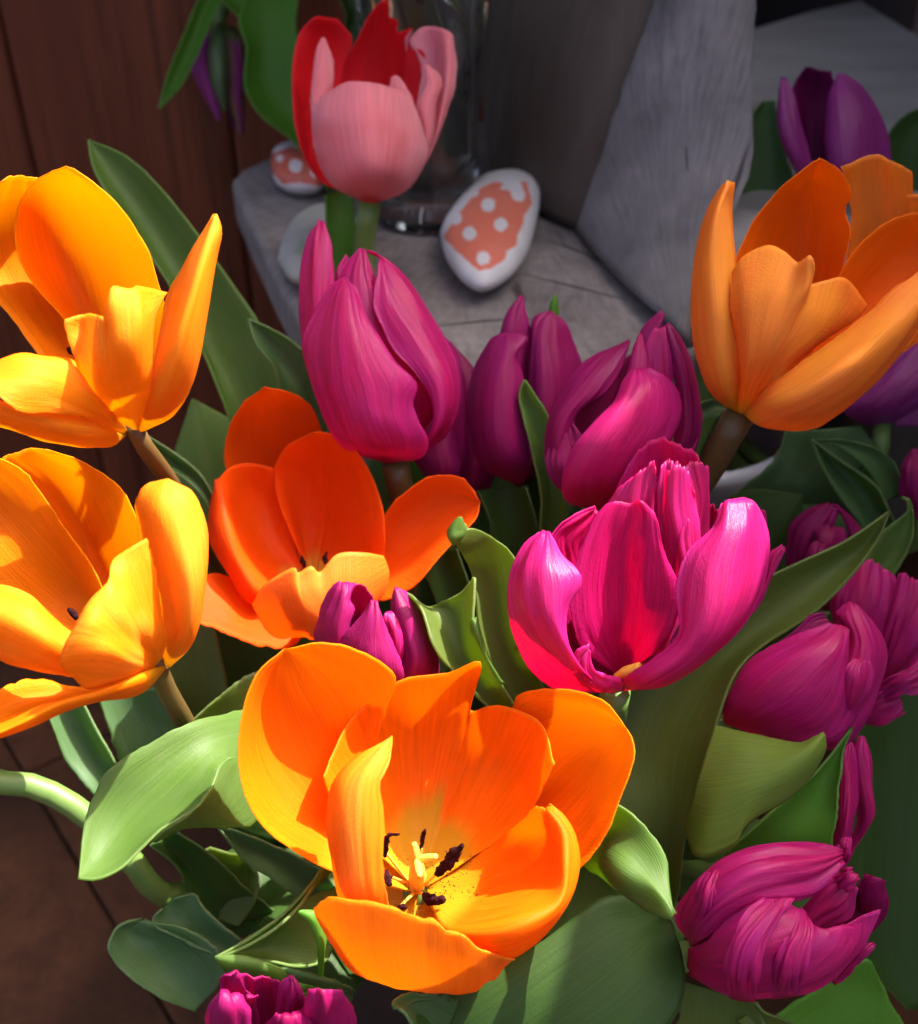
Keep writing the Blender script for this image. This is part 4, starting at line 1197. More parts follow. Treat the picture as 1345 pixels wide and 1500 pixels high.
f.petal('700,1040,.6 600,800,.3 640,650,.1 760,520,.0 870,430,-.1', '740,1040,.5 720,800,-.2 760,640,-.4 830,520,-.4 900,400,-.3', '780,1040,.6 850,800,.2 880,640,.0 930,500,-.1 960,380,-.2')
f.petal('740,1072,.1 620,1040,-1.1 590,940,-1.8 640,800,-2.2 740,680,-2.3 820,610,-2.2 860,510,-2.0 890,472,-1.8',
        '760,1075,-.1 710,960,-2.4 780,800,-3.0 880,650,-3.0 930,540,-2.6 925,467,-2.0',
        '800,1070,.1 950,980,-1.5 1050,810,-1.8 1104,680,-1.8 1095,580,-1.8 1040,502,-1.9 970,465,-2.0', pm='magenta', ripple=.05)
stem(f, '780,1065,.0 770,1120,.3')
ROLLED = t

# ---- hot pink open tulip in the sun
t = tulip('bright hot pink open tulip with ruffled petals, right above the orange bloom with stamens')
f = Frame(720, 420, 2.42, 32.5, t, 'magenta', ripple=.09, wrinkle=.06, curl=.1)
f.petal('470,1380,.4 440,1000,.5 420,800,.4 470,660,.2 505,600,.1',
        '485,1380,.5 520,1000,.8 520,760,.7 530,640,.3 540,562,.0',
        '500,1380,.6 590,1000,1.0 600,760,.8 605,640,.4 600,540,-.1',
        '515,1380,.6 650,1000,1.0 680,780,.7 670,660,.3 655,562,-.2',
        '525,1380,.5 690,1000,.7 735,800,.4 735,690,.1 720,592,-.3',
        '535,1380,.4 715,1000,.4 768,820,.1 772,730,-.1 764,665,-.3', seen='out', ripple=.16, wrinkle=.06, fringe=.12, nu=49, smooth=0)
f.petal('450,1380,.1 395,1050,.0 378,880,-.2 388,790,-.4 430,730,-.6',
        '460,1380,.1 440,1050,-.3 430,880,-.6 450,770,-.8 490,680,-.9',
        '470,1380,.1 490,1050,-.3 490,880,-.7 505,760,-.9 535,650,-1.0',
        '480,1380,.1 540,1050,-.2 550,880,-.6 555,760,-.9 575,622,-1.1',
        '490,1380,.1 580,1050,.0 590,900,-.4 575,790,-.7 585,680,-1.0', ripple=.12, wrinkle=.05, fringe=.1, nu=41, smooth=0)
f.petal('515,1380,.1 595,1050,-.5 605,880,-.9 596,770,-1.1 604,690,-1.2',
        '525,1380,.0 630,1050,-.8 640,880,-1.3 625,760,-1.4 630,655,-1.5',
        '535,1380,.0 665,1050,-.8 685,880,-1.4 668,760,-1.5 668,638,-1.6',
        '545,1380,.0 700,1050,-.6 725,880,-1.1 710,770,-1.3 700,660,-1.5',
        '555,1380,.1 730,1050,-.2 752,880,-.7 742,790,-.9 722,720,-1.2', ripple=.14, wrinkle=.055, fringe=.12, nu=41, smooth=0)
f.petal('540,1380,.1 650,1050,-.2 690,860,-.5 700,740,-.6 690,640,-.6',
        '550,1380,.1 700,1050,-.1 735,860,-.3 745,740,-.5 720,620,-.6',
        '560,1380,.2 740,1050,.2 775,860,.0 778,760,-.2 752,640,-.4', ripple=.16, wrinkle=.055, fringe=.1, seen='out')
f.petal('500,1380,.1 560,1050,-.4 580,860,-.8 590,720,-1.0 600,640,-1.1', '510,1380,.1 590,1050,-.6 610,860,-1.0 620,720,-1.2 630,618,-1.2', '520,1380,.1 620,1050,-.5 645,860,-.9 655,720,-1.1 665,630,-1.2', ripple=.14, wrinkle=.055, fringe=.1)
f.petal('540,1380,.1 620,1100,-.4 640,980,-.8 640,880,-1.0 690,822,-1.3', '560,1380,.1 650,1100,-.8 680,980,-1.3 675,890,-1.4 693,822,-1.4', '580,1380,.1 690,1100,-.8 712,960,-1.2 710,890,-1.3 698,822,-1.4', ripple=.12)
f.petal('560,1380,.5 720,1100,.8 750,950,.7 752,830,.4 755,780,.2', '580,1380,.5 760,1100,.9 790,950,.8 790,830,.4 790,778,.1', '600,1380,.5 800,1100,.7 830,950,.5 828,850,.2 825,800,.0', ripple=.12, fringe=.05)
f.petal('440,1380,.0 270,1150,-.8 210,980,-1.1 206,880,-1.4 300,810,-1.2 370,783,-1.0', '450,1380,.0 340,1120,-.5 290,960,-.8 280,890,-1.0 330,840,-1.0 372,790,-.9', '460,1380,.0 420,1100,-.5 370,940,-.8 365,860,-.9 375,800,-.9', seen='in', ripple=.1)
f.petal('430,1420,.2 230,1330,-.3 190,1150,-.5 230,960,-.6 290,870,-.6', '450,1420,.3 330,1300,.2 310,1120,.0 330,960,-.2 350,860,-.4', '480,1420,.3 480,1300,.3 470,1120,.2 450,960,.0 430,860,-.3', pm='plum', seen='in')
f.petal('435,1370,-.3 310,1260,-1.3 284,1100,-1.7 308,950,-1.7 365,815,-1.7 400,775,-1.7',
        '448,1370,-.2 380,1200,-1.2 365,1050,-1.5 385,900,-1.7 420,800,-1.8 445,760,-1.8',
        '460,1370,-.2 455,1200,-.9 455,1050,-1.2 470,900,-1.5 490,820,-1.7 492,768,-1.8',
        '475,1365,-.2 530,1200,-1.1 550,1050,-1.5 555,900,-1.8 555,800,-1.9 530,757,-1.9',
        '500,1355,-.3 620,1250,-1.4 664,1080,-1.7 610,930,-1.8 590,840,-1.9 578,800,-1.9', seen='in', nu=33, ripple=.06, wrinkle=.05)
f.petal('400,1440,-.1 235,1428,-1.0 108,1310,-1.6 47,1150,-1.8 58,1010,-1.8 108,900,-1.8 160,866,-1.9',
        '410,1435,-.3 270,1330,-2.8 180,1180,-3.3 155,1020,-3.1 170,930,-2.7 190,866,-2.2',
        '420,1430,-.3 340,1390,-2.0 283,1260,-2.8 278,1150,-3.0 320,1035,-3.1 255,960,-2.8 208,868,-2.2', ripple=.08)
f.petal('455,1420,-.3 490,1370,-1.8 565,1320,-2.4 668,1220,-2.8 658,1080,-2.7 690,950,-2.7 785,850,-2.7 815,768,-2.6',
        '460,1425,-.3 560,1390,-2.6 690,1300,-3.2 760,1150,-3.5 780,1000,-3.4 830,870,-3.2 845,752,-2.7',
        '463,1428,-.2 600,1400,-2.4 760,1290,-3.0 860,1120,-3.3 890,960,-3.2 905,850,-3.0 895,746,-2.5',
        '468,1432,.0 640,1406,-1.4 840,1250,-1.9 935,1090,-2.2 950,950,-2.4 935,850,-2.5 925,760,-2.4',
        '470,1432,.1 640,1400,-1.1 850,1240,-1.5 950,1080,-1.7 988,910,-1.7 972,830,-1.8 940,775,-2.1', nu=41, ripple=.06, wrinkle=.05)
f.petal('420,1440,-.2 320,1400,-1.6 300,1350,-2.2 300,1290,-2.4 350,1270,-2.4', '440,1440,-.2 380,1430,-1.5 345,1400,-1.9 330,1350,-2.3 345,1280,-2.4', '470,1430,-.2 470,1400,-1.3 420,1380,-1.7 360,1350,-2.0 348,1290,-2.3', ripple=.1)
f.petal('700,1250,.6 900,1120,.3 960,1040,.2 985,945,.0 1030,915,-.1', '710,1260,.6 910,1140,.2 975,1050,.0 1005,960,-.1 1036,920,-.1', '720,1270,.7 920,1160,.4 985,1030,.2 1020,975,.1 1038,930,.0', ripple=.05)
f.petal('700,1200,.8 900,950,.5 945,840,.3 952,792,.2', '710,1200,.8 920,950,.4 962,850,.2 965,790,.1', '720,1200,.9 940,950,.5 975,860,.3 972,800,.2', ripple=.05)
tube('ovary', t, f.pts('440,1385,-.6 480,1366,-.8 530,1345,-1.0'), [.1, .17, .12], ('pistil',), n=10)
stem(f, '440,1430,.0 430,1490,.6 420,1560,2', r=(.42, .32, .32, .36))
HOT = t

# ---- small bud in front of the deep orange one
t = tulip('small closed dark magenta bud touching the front petal of the deep orange tulip')
f = Frame(280, 540, 2.802, 32.5, t, 'plum', ripple=.06, wrinkle=.02)
f.petal('640,1400,.5 620,1150,.5 610,1010,.3 625,920,.0 680,884,-.3', '700,1400,.5 690,1150,.8 690,1010,.6 700,930,.2 710,890,-.1', '720,1400,.5 750,1150,.6 755,1020,.4 750,970,.2 738,935,.0', seen='in')
f.petal('690,1400,.2 540,1180,-.1 502,1100,-.3 530,1005,-.5 578,902,-.7 612,875,-.8', '700,1400,.1 600,1180,-.9 585,1080,-1.1 605,980,-1.1 625,910,-1.0 630,876,-.8',
        '710,1400,.1 660,1180,-.7 650,1070,-.9 674,980,-.9 655,955,-.9 665,905,-.6 690,885,-.4', ripple=.08)
f.petal('740,1400,.1 800,1180,-.8 800,1090,-1.0 785,1030,-1.1 795,1005,-1.1', '760,1400,.1 840,1180,-1.0 840,1090,-1.2 820,1020,-1.1 808,998,-1.0', '780,1400,.2 890,1180,-.7 880,1100,-.9 850,1030,-.9 830,1005,-.9', pm='magenta')
f.petal('780,1400,.2 850,1200,-.5 835,1080,-.7 818,1000,-.7 822,940,-.7 838,898,-.7', '790,1400,.1 930,1220,-1.0 910,1090,-1.1 880,1000,-1.1 855,930,-.9 841,898,-.8',
        '800,1400,.3 1000,1290,.0 1022,1190,-.1 955,1010,-.3 885,920,-.6 846,898,-.7')
f.petal('700,1400,-.1 610,1200,-.9 625,1100,-1.2 690,1020,-1.4 738,953,-1.4', '730,1400,-.2 735,1200,-1.8 742,1100,-1.8 752,1020,-1.7 752,951,-1.5', '760,1400,-.1 870,1280,-1.2 840,1150,-1.5 790,1030,-1.5 768,955,-1.4', ripple=.07)
stem(f, '730,1390,.3 720,1480,1')
SMALL = t

# ---- violet bud at the back right
t = tulip('violet tulip bud blurred in front of the grey board, beyond the peach orange tulip', pot=WPOT)
f = Frame(1060, 60, 4.168, 45.0, t, 'violet', ripple=.07, wrinkle=.03)
f.petal('600,1000,.6 450,700,.6 430,400,.4 440,250,.1 490,152,-.2', '640,1000,.7 540,700,1.0 530,400,.8 545,260,.4 560,165,-.1', '680,1000,.6 640,700,.6 660,400,.4 680,280,.1 660,185,-.2', seen='in', ripple=.1)
f.petal('600,1000,.1 380,720,-.6 314,500,-.9 326,330,-1.0 348,225,-1.0', '620,1000,.0 450,720,-1.2 390,500,-1.5 370,340,-1.3 362,222,-1.1', '640,1000,.1 550,740,-.8 480,500,-1.1 425,320,-1.1 385,228,-1.1', ripple=.1)
f.petal('650,1000,.1 640,800,-.9 625,560,-1.1 640,330,-1.1 690,198,-1.0', '700,1000,.0 780,800,-1.7 790,560,-1.9 760,350,-1.6 720,200,-1.1', '740,1000,.2 1000,800,-.7 1020,640,-.8 950,430,-.9 830,260,-.9 735,200,-1.0', ripple=.08)
stem(f, '670,1000,.3 640,1150,.6 600,1400,.8', pot=WPOT, top=WPOT_TOP)
VIOLET = t

# ---- magenta bud at the right with a ruffled one behind
t = tulip('ruffled magenta bloom with crumpled petals, tucked behind the smooth magenta bud', pot=POT)
f = Frame(1000, 700, 2.5, 36.5, t, 'magenta', ripple=.22, wrinkle=.13, fringe=.14, curl=.14)
f.petal('640,820,.4 560,600,-.2 540,450,-.5 590,370,-.6 640,296,-.7', '660,820,.3 650,600,-.6 650,450,-.9 660,370,-.9 670,300,-.8', '690,820,.4 760,600,-.5 780,470,-.8 790,400,-.8 780,360,-.8')
f.petal('680,820,.3 720,600,-.5 750,480,-.9 780,400,-1.1 800,350,-1.1', '700,820,.2 790,620,-.9 830,500,-1.3 850,430,-1.3 850,370,-1.2', '720,820,.4 860,660,-.5 910,560,-.8 930,480,-.8 900,400,-.9')
f.petal('640,840,.2 700,760,-.4 740,740,-.9 800,700,-1.2 870,640,-1.3', '650,860,.2 700,800,-.5 760,770,-1.0 820,740,-1.3 880,700,-1.3', '660,880,.4 700,860,-.2 750,830,-.7 800,800,-1.0 860,790,-1.1')
f.petal('630,860,.2 670,840,-.3 700,790,-.6 760,760,-.8', '640,880,.2 680,870,-.3 740,840,-.6 800,810,-.8', '650,900,.4 690,900,.0 740,905,-.3 800,872,-.5')
stem(f, '640,860,.4 560,950,1', pot=POT)
t = tulip('smooth magenta bud lying over to the right, partly under a long arching leaf')
f = Frame(1000, 700, 2.5, 34.0, t, 'magenta', ripple=.09, wrinkle=.07, curl=.1)
f.petal('180,890,.4 230,760,.0 300,640,-.2 400,570,-.4 480,500,-.6 520,495,-.6', '200,890,.4 290,760,-.2 370,640,-.5 440,580,-.7 500,530,-.7 530,515,-.7', '220,890,.4 350,780,-.2 430,660,-.5 490,600,-.7 530,560,-.8 545,535,-.8', pm='plum')
f.petal('240,920,.4 440,820,-.6 560,700,-1.0 600,580,-1.1 560,500,-1.0 585,458,-.9', '260,930,.3 500,880,-1.4 640,740,-1.8 680,620,-1.7 650,520,-1.4 620,460,-1.0', '270,940,.5 560,1000,-.2 680,880,-.7 750,660,-.9 725,555,-1.0 645,468,-1.0', ripple=.09)
f.petal('150,900,.2 150,830,-.5 195,735,-1.0 275,640,-1.3 400,590,-1.6 540,533,-1.8', '160,905,.1 260,860,-1.6 380,780,-2.4 480,690,-2.6 560,620,-2.4 590,545,-1.9', '170,905,.3 300,945,-.6 440,965,-1.1 580,960,-1.4 650,860,-1.6 620,700,-1.9 612,560,-1.9')
f.petal('560,900,-1.2 575,770,-1.8 590,700,-2.1 630,665,-2.1', '590,900,-1.3 625,790,-2.2 640,720,-2.4 655,668,-2.2', '620,900,-1.1 680,790,-1.7 695,720,-1.9 680,672,-2.0', ripple=.04)
stem(f, '150,890,.1 20,1000,.8')
SMOOTH = t

# ---- loose petals tip below it
t = tulip('narrow magenta bud with two long petals, poking out beneath the smooth bud')
f = Frame(1000, 700, 2.5, 35.0, t, 'magenta', ripple=.07, wrinkle=.04)
f.petal('540,1440,.3 640,1250,.0 610,1100,-.2 600,1000,-.3 640,945,-.4', '560,1440,.2 680,1260,-.5 660,1100,-.7 650,1000,-.7 655,945,-.5', '590,1440,.3 660,1300,-.2 718,1225,-.4 690,1120,-.4 690,1010,-.4 665,948,-.4', ripple=.12)
f.petal('520,1440,.0 550,1300,-.6 570,1100,-.7 560,1000,-.6 590,965,-.6', '540,1440,-.1 590,1300,-1.1 610,1110,-1.1 600,1010,-.9 605,962,-.7', '560,1440,.0 620,1300,-.7 645,1150,-.7 640,1040,-.6 618,970,-.6')
stem(f, '550,1430,.2 400,1500,1.5')

# ---- lower right bud
t = tulip('magenta bud lying sideways with a curled greyish tip, above a bright green leaf')
f = Frame(960, 1180, 3.494, 31.5, t, 'magenta', ripple=.10, wrinkle=.11, curl=.12)
f.petal('190,700,.5 480,380,.0 700,260,-.2 900,220,-.3 985,170,-.4', '200,720,.5 560,400,-.4 780,300,-.6 930,260,-.6 990,200,-.5', '210,740,.5 640,440,-.4 850,350,-.6 950,310,-.6 990,240,-.5', pm='plum')
f.petal('190,740,.3 600,640,-.3 800,470,-.6 900,360,-.8 1000,320,-.9', '200,750,.3 660,680,-.7 860,520,-1.0 970,430,-1.1 1020,370,-1.0', '210,760,.3 720,720,-.4 900,600,-.8 1000,560,-1.0 1030,420,-1.0', pm='magenta')
f.petal('200,760,.3 700,640,.0 900,560,-.3 1000,480,-.6 1050,390,-.8 1095,355,-.9', '210,780,.3 760,700,.0 960,620,-.4 1090,520,-.8 1110,440,-1.1 1100,360,-1.0', '220,800,.5 820,800,.6 1060,680,.3 1170,560,-.1 1195,470,-.5 1160,385,-.7', pm='plum', seen='in', ripple=.05)
f.petal('170,690,.2 100,560,-.5 180,400,-.9 290,295,-1.1 400,240,-1.2 560,190,-1.2 760,185,-1.2 900,200,-1.3 955,240,-1.4',
        '175,700,.0 200,580,-1.6 320,440,-2.2 470,350,-2.4 620,310,-2.3 790,290,-2.0 900,270,-1.7 958,250,-1.5',
        '180,720,.0 280,660,-1.6 420,560,-2.2 560,510,-2.2 700,490,-2.0 830,455,-1.7 930,330,-1.6 960,300,-1.5', ripple=.06)
f.petal('170,730,.1 260,690,-1.5 380,560,-2.1 560,480,-2.4 680,478,-2.3 725,520,-2.2',
        '170,760,.0 320,780,-2.0 480,700,-2.8 640,630,-2.8 750,590,-2.6 750,540,-2.3',
        '170,790,.0 360,860,-1.9 560,820,-2.7 740,740,-2.8 840,660,-2.6 800,600,-2.4',
        '165,820,.1 300,930,-.9 500,940,-1.9 760,900,-2.4 960,730,-2.4 1000,605,-2.2 900,640,-2.4',
        '160,860,.3 330,960,-.2 500,1006,-.8 780,972,-1.4 1000,830,-1.7 1100,700,-1.7 1155,530,-1.8', nu=37, ripple=.07, wrinkle=.06)
f.petal('380,985,-1.4 362,860,-2.6 380,720,-2.9 470,590,-2.8 560,482,-2.5', '440,1000,-1.6 440,860,-3.1 470,720,-3.3 550,590,-3.1 630,476,-2.6', '510,1004,-1.5 540,860,-3.0 570,720,-3.1 640,600,-2.9 695,476,-2.5', ripple=.1, wrinkle=.1)
f.petal('600,990,-1.3 590,860,-2.6 620,740,-2.9 680,620,-2.7 720,530,-2.4', '660,985,-1.4 680,860,-3.0 710,740,-3.1 750,640,-2.9 760,550,-2.5', '730,975,-1.3 780,860,-2.7 800,750,-2.9 810,660,-2.7 790,590,-2.4', ripple=.1, wrinkle=.1)
f.petal('150,640,-.2 190,520,-1.3 215,420,-1.6 260,340,-1.5', '190,660,-.5 240,540,-1.9 265,440,-2.1 310,330,-1.8', '230,670,-.6 290,560,-1.9 310,450,-2.1 330,350,-1.8', ripple=.1, wrinkle=.1)
f.petal('900,900,-.2 1000,800,-.7 1060,720,-.9 1112,698,-.9', '910,910,-.2 1020,810,-.8 1080,740,-1.0 1114,704,-.9', '920,920,-.1 1030,820,-.7 1090,760,-.8 1110,720,-.9', nv=17)
c0, c1 = f.pts('1085,560,-.9 1125,405,-1.5')
vd = c0 - np.array([0, 0, CAMZ]); vd /= np.linalg.norm(vd)
axd = (c1 - c0) / np.linalg.norm(c1 - c0)
pd = np.cross(axd, vd)
cs = []
for k in range(15):
    q = k / 14 * 2 * math.pi * 1.45 + 2.2
    r = .52 - .022 * k
    o_ = pd * math.cos(q) * r + vd * math.sin(q) * r
    cs.append([c0 + o_ * .8, (c0 + c1) / 2 + o_, c1 + o_ * .9 + pd * .1, c1 + axd * .25 + o_ * .62])
sheet('petal', t, cs, ('plum_out', 'plum_in'), nu=45, nv=17, face=False, ripple=.02, smooth=0)
f.petal('900,420,-.6 940,330,-1.0 975,310,-1.2 1000,320,-1.2', '910,440,-.7 970,380,-1.3 1000,360,-1.4 1020,345,-1.3', '930,460,-.6 990,430,-1.1 1030,400,-1.2 1035,370,-1.2', nv=17, ripple=.1)
f.petal('930,300,-.5 955,240,-.8 960,190,-.9 985,165,-.9', '940,310,-.6 980,250,-1.0 985,205,-1.1 990,165,-.9', '950,320,-.4 1000,270,-.8 1000,215,-.9 995,170,-.9', nv=17, ripple=.1)
stem(f, '170,770,.3 60,800,1.0 -100,760,2.5', r=(.4, .34, .34, .36))
LOWR = t

# ---- bottom bud seen from above
t = tulip('plum magenta tulip seen from above with crumpled petals, below the pale folded leaf')
f = Frame(280, 1400, 3.3625, 28.0, t, 'plum', ripple=.12, wrinkle=.05)
f.petal('420,640,2.2 300,420,1.0 260,250,.2 250,150,-.2 240,97,-.4', '450,640,2.2 400,420,1.3 360,250,.6 340,160,.2 330,105,-.1', '480,640,2.2 500,420,1.2 470,260,.4 450,180,.0 430,130,-.2')
f.petal('400,640,2.0 240,440,.6 170,300,-.2 150,190,-.6 150,110,-.9 190,100,-.9', '430,640,2.0 300,440,.9 240,300,.2 210,200,-.3 200,130,-.7 240,98,-.8', '450,640,2.0 370,440,1.1 330,300,.5 320,220,.1 330,205,-.2 270,195,-.4')
f.petal('480,640,2.2 440,440,1.0 420,300,.2 420,200,-.2 440,140,-.4 480,100,-.5', '500,640,2.2 500,440,.9 490,300,.0 500,210,-.5 505,150,-.6 490,95,-.5', '520,640,2.2 580,440,1.0 570,300,.2 555,230,-.2 550,180,-.4 500,110,-.5')
f.petal('520,640,2.0 520,460,.6 530,330,-.3 560,230,-.8 580,165,-1.0', '540,640,2.0 620,460,.2 650,330,-.8 660,230,-1.2 650,165,-1.2', '560,640,2.2 760,470,.8 810,350,.2 790,240,-.2 720,170,-.8')
f.petal('380,640,1.8 150,480,.0 75,340,-.8 90,230,-1.2 140,172,-1.4', '410,640,1.6 240,480,-.6 190,350,-1.5 190,240,-1.8 180,172,-1.6', '440,640,1.8 340,480,.1 300,350,-.7 310,260,-1.1 260,190,-1.3')
f.petal('430,640,1.6 380,500,.2 340,400,-.6 380,320,-1.0 420,280,-1.1', '460,640,1.5 480,500,.0 480,400,-.9 480,320,-1.2 470,290,-1.1', '500,640,1.6 640,500,.2 680,400,-.4 600,330,-.8 550,260,-.8', seen='in')
stem(f, '450,640,2.2 460,800,4')
BOTTOM = t

# ---- blurred ones at the right edge
t = tulip('pale violet magenta bloom behind the peach orange tulip at the right edge', pot=WPOT)
f = Frame(1160, 440, 3.26, 41.0, t, 'violet', ripple=.1, wrinkle=.06)
f.petal('380,600,.4 250,530,-.2 330,420,-.6 480,300,-.8 640,130,-.9', '420,600,.3 400,520,-1.0 500,420,-1.4 600,330,-1.4 760,220,-1.2', '460,600,.4 560,540,-.4 640,500,-.7 760,430,-.8 860,330,-.8')
f.petal('500,600,.6 540,300,.4 560,200,.2 620,100,.0', '560,600,.6 640,300,.0 660,200,-.2 680,90,-.3', '620,600,.6 760,320,.2 780,220,.0 740,110,-.2')
stem(f, '430,590,.3 400,800,.5', pot=WPOT, top=WPOT_TOP)
t = tulip('dark magenta bud deep in shadow behind the long arching leaf', pot=WPOT)
f = Frame(1020, 580, 4.138, 39.0, t, 'plum', ripple=.1, wrinkle=.05)
f.petal('700,1300,.5 540,1020,.0 560,800,-.3 680,680,-.5 780,655,-.6', '730,1300,.4 660,1020,-.5 690,840,-.8 760,740,-.8 820,660,-.7', '760,1300,.5 800,1020,-.2 810,850,-.5 850,760,-.6 860,690,-.6', seen='out')
f.petal('760,1300,.3 740,1020,-.8 720,900,-1.0 720,800,-1.0 790,780,-1.0', '790,1300,.2 800,1020,-1.1 790,900,-1.4 800,830,-1.3 820,790,-1.1', '820,1300,.3 900,1020,-.8 920,900,-.9 900,800,-.9 840,780,-.9')
f.petal('680,1300,.2 640,1040,-1.0 680,930,-1.3 740,890,-1.3', '720,1300,.1 720,1040,-1.5 740,960,-1.6 760,900,-1.4', '760,1300,.2 800,1040,-1.1 800,960,-1.3 790,900,-1.2')
f.petal('800,1300,.4 880,1000,-.2 920,850,-.4 880,720,-.5 820,660,-.6', '820,1300,.4 960,1020,-.3 990,880,-.4 940,760,-.4 830,660,-.6', '840,1300,.6 1040,1040,.3 1060,920,.2 980,780,-.1 840,665,-.5')
stem(f, '760,1290,.3 700,1400,1', pot=WPOT, top=WPOT_TOP)
t = tulip('dark ruffled magenta bloom at the right edge, beside the narrow folded leaf', pot=WPOT)
f = Frame(1020, 580, 4.138, 40.0, t, 'plum', ripple=.14, wrinkle=.06, fringe=.1)
f.petal('1350,760,.4 1240,600,-.2 1240,450,-.5 1270,350,-.6 1290,325,-.6', '1380,760,.4 1330,600,-.6 1320,450,-.9 1320,380,-.8 1310,330,-.7', '1400,760,.4 1420,600,-.4 1400,460,-.7 1380,380,-.7 1350,310,-.7')
f.petal('1380,760,.4 1380,600,-.5 1370,460,-.9 1370,380,-.9', '1420,760,.4 1480,600,-.6 1470,460,-1.0 1440,360,-.9', '1460,760,.5 1580,620,-.2 1580,480,-.5 1520,380,-.6')
stem(f, '1390,750,.3 1350,900,1', pot=WPOT, top=WPOT_TOP)
# ------------------------------------------------------------------ leaves, each a part of its tulip
# long leaf against the dark wall
f = Frame(0, 200, 2.989, 40.0, LEFTTOP)
f.leaf('385,12,.4 415,150,-.2 575,400,-.4 740,650,-.3 900,960,0 1010,1230,.3 1120,1500,1.0 1300,2100,3',
       '385,12,.4 495,170,.5 655,400,.6 790,610,.6 930,900,.7 1065,1160,.8 1180,1500,1.4 1340,2100,3.2',
       '385,12,.4 570,95,.2 800,335,.1 960,560,0 1120,800,.1 1222,1080,.3 1260,1500,1.0 1380,2100,3', mat='leaf', nv=51)
f = Frame(0, 200, 2.989, 38.0, BIGBUD)
f.leaf('1086,797,.2 1120,910,-.1 1200,1010,-.1 1225,1100,0 1280,1500,1', '1086,797,.2 1180,900,.4 1260,1010,.4 1320,1120,.5 1350,1500,1.4', '1086,797,.2 1200,848,0 1310,920,0 1380,1010,.1 1450,1500,1', mat='leaf_blue')
f = Frame(0, 630, 2.989, 36.0, LEFTTOP)
f.leaf('630,20,0 690,140,-.2 800,210,-.1 890,300,0 1000,600,1', '635,20,.1 740,130,.3 840,200,.3 910,290,.3 1060,600,1.3', '645,25,0 790,120,-.1 870,190,0 930,280,.1 1120,600,1', mat='leaf_blue')
# lit leaf at the lower left and what lies round it
f = Frame(0, 1000, 2.69, 29.5, LEFTLOW)
f.leaf('310,772,-.9 318,680,-.5 330,570,-.1 362,455,.2 450,330,.4 590,245,.9 745,165,1.5 1000,100,3.5',
       '310,772,-.9 400,690,-.2 480,590,.3 560,500,.6 650,420,.8 740,330,1.1 840,250,1.7 1050,200,3.6',
       '310,772,-.9 380,776,-.9 480,732,-.7 560,655,-.4 640,580,-.2 750,512,0 830,420,.3 860,340,.9 1000,300,3.4', mat='leaf', ripple=.06)
f.leaf('600,625,-.1 640,585,-.1 750,515,.1 830,425,.4 862,340,.8 900,306,1.2 1000,300,2.4',
       '605,625,.2 700,575,.4 790,520,.6 870,470,.8 910,400,1.2 940,350,1.5 1050,350,2.6',
       '615,625,.4 710,578,.9 800,570,1.0 900,570,1.2 990,565,1.6 1060,480,2.0 1150,420,3', mat='leaf')
f = Frame(0, 1000, 2.69, 33.5, LEFTTOP)
f.leaf('740,168,0 830,240,-.1 920,302,0 1000,330,.5', '740,165,0 850,150,.3 950,200,.4 1050,280,.8', '740,165,0 860,60,0 960,-20,.1 1100,-60,.6', mat='leaf_olive')
f = Frame(0, 1000, 2.69, 35.0, LEFTLOW)
f.leaf('150,30,0 200,160,0 260,300,0 370,432,.1 520,620,1', '220,20,.3 280,150,.4 350,280,.4 430,400,.4 590,600,1.2', '300,20,0 360,150,0 420,260,0 480,360,.1 680,600,1', mat='leaf_blue')
f.leaf('380,40,.6 430,180,.7 470,290,.8 560,480,1.5', '500,30,.9 560,150,1.1 600,250,1.2 680,450,1.8', '640,20,.6 700,120,.7 760,200,.8 820,420,1.5', mat='leaf_blue')
f = Frame(0, 1000, 2.69, 36.0, MID)
f.leaf('300,-250,.6 420,-60,.6 520,80,.7 640,330,1.5', '560,-260,.9 640,-60,1.1 700,80,1.2 780,330,1.9', '840,-260,.6 880,-60,.7 900,80,.8 950,330,1.5', mat='leaf_olive')
# torn leaf, bottom left
f = Frame(0, 1000, 2.69, 31.0, LEFTLOW)
f.leaf('770,1297,.3 640,1242,-.1 500,1150,-.3 440,1080,-.4 428,1020,-.4 470,955,-.3 560,930,0',
       '800,1260,.4 720,1160,.4 640,1080,.4 590,1030,.3 545,1000,.2 520,975,.1 560,935,0',
       '850,1210,.3 890,1130,.1 860,1060,0 780,1000,0 680,960,0 610,955,0 570,938,0', mat='leaf_blue')
f.leaf('640,890,.2 600,930,.1 615,965,0 720,1010,.1 860,1080,.1 950,1150,.5', '660,875,.4 680,920,.4 720,950,.4 800,990,.4 900,1050,.4 980,1120,.7', '690,850,.3 770,832,.3 790,870,.2 850,940,.1 940,1005,.1 1020,1080,.5', mat='leaf_blue')
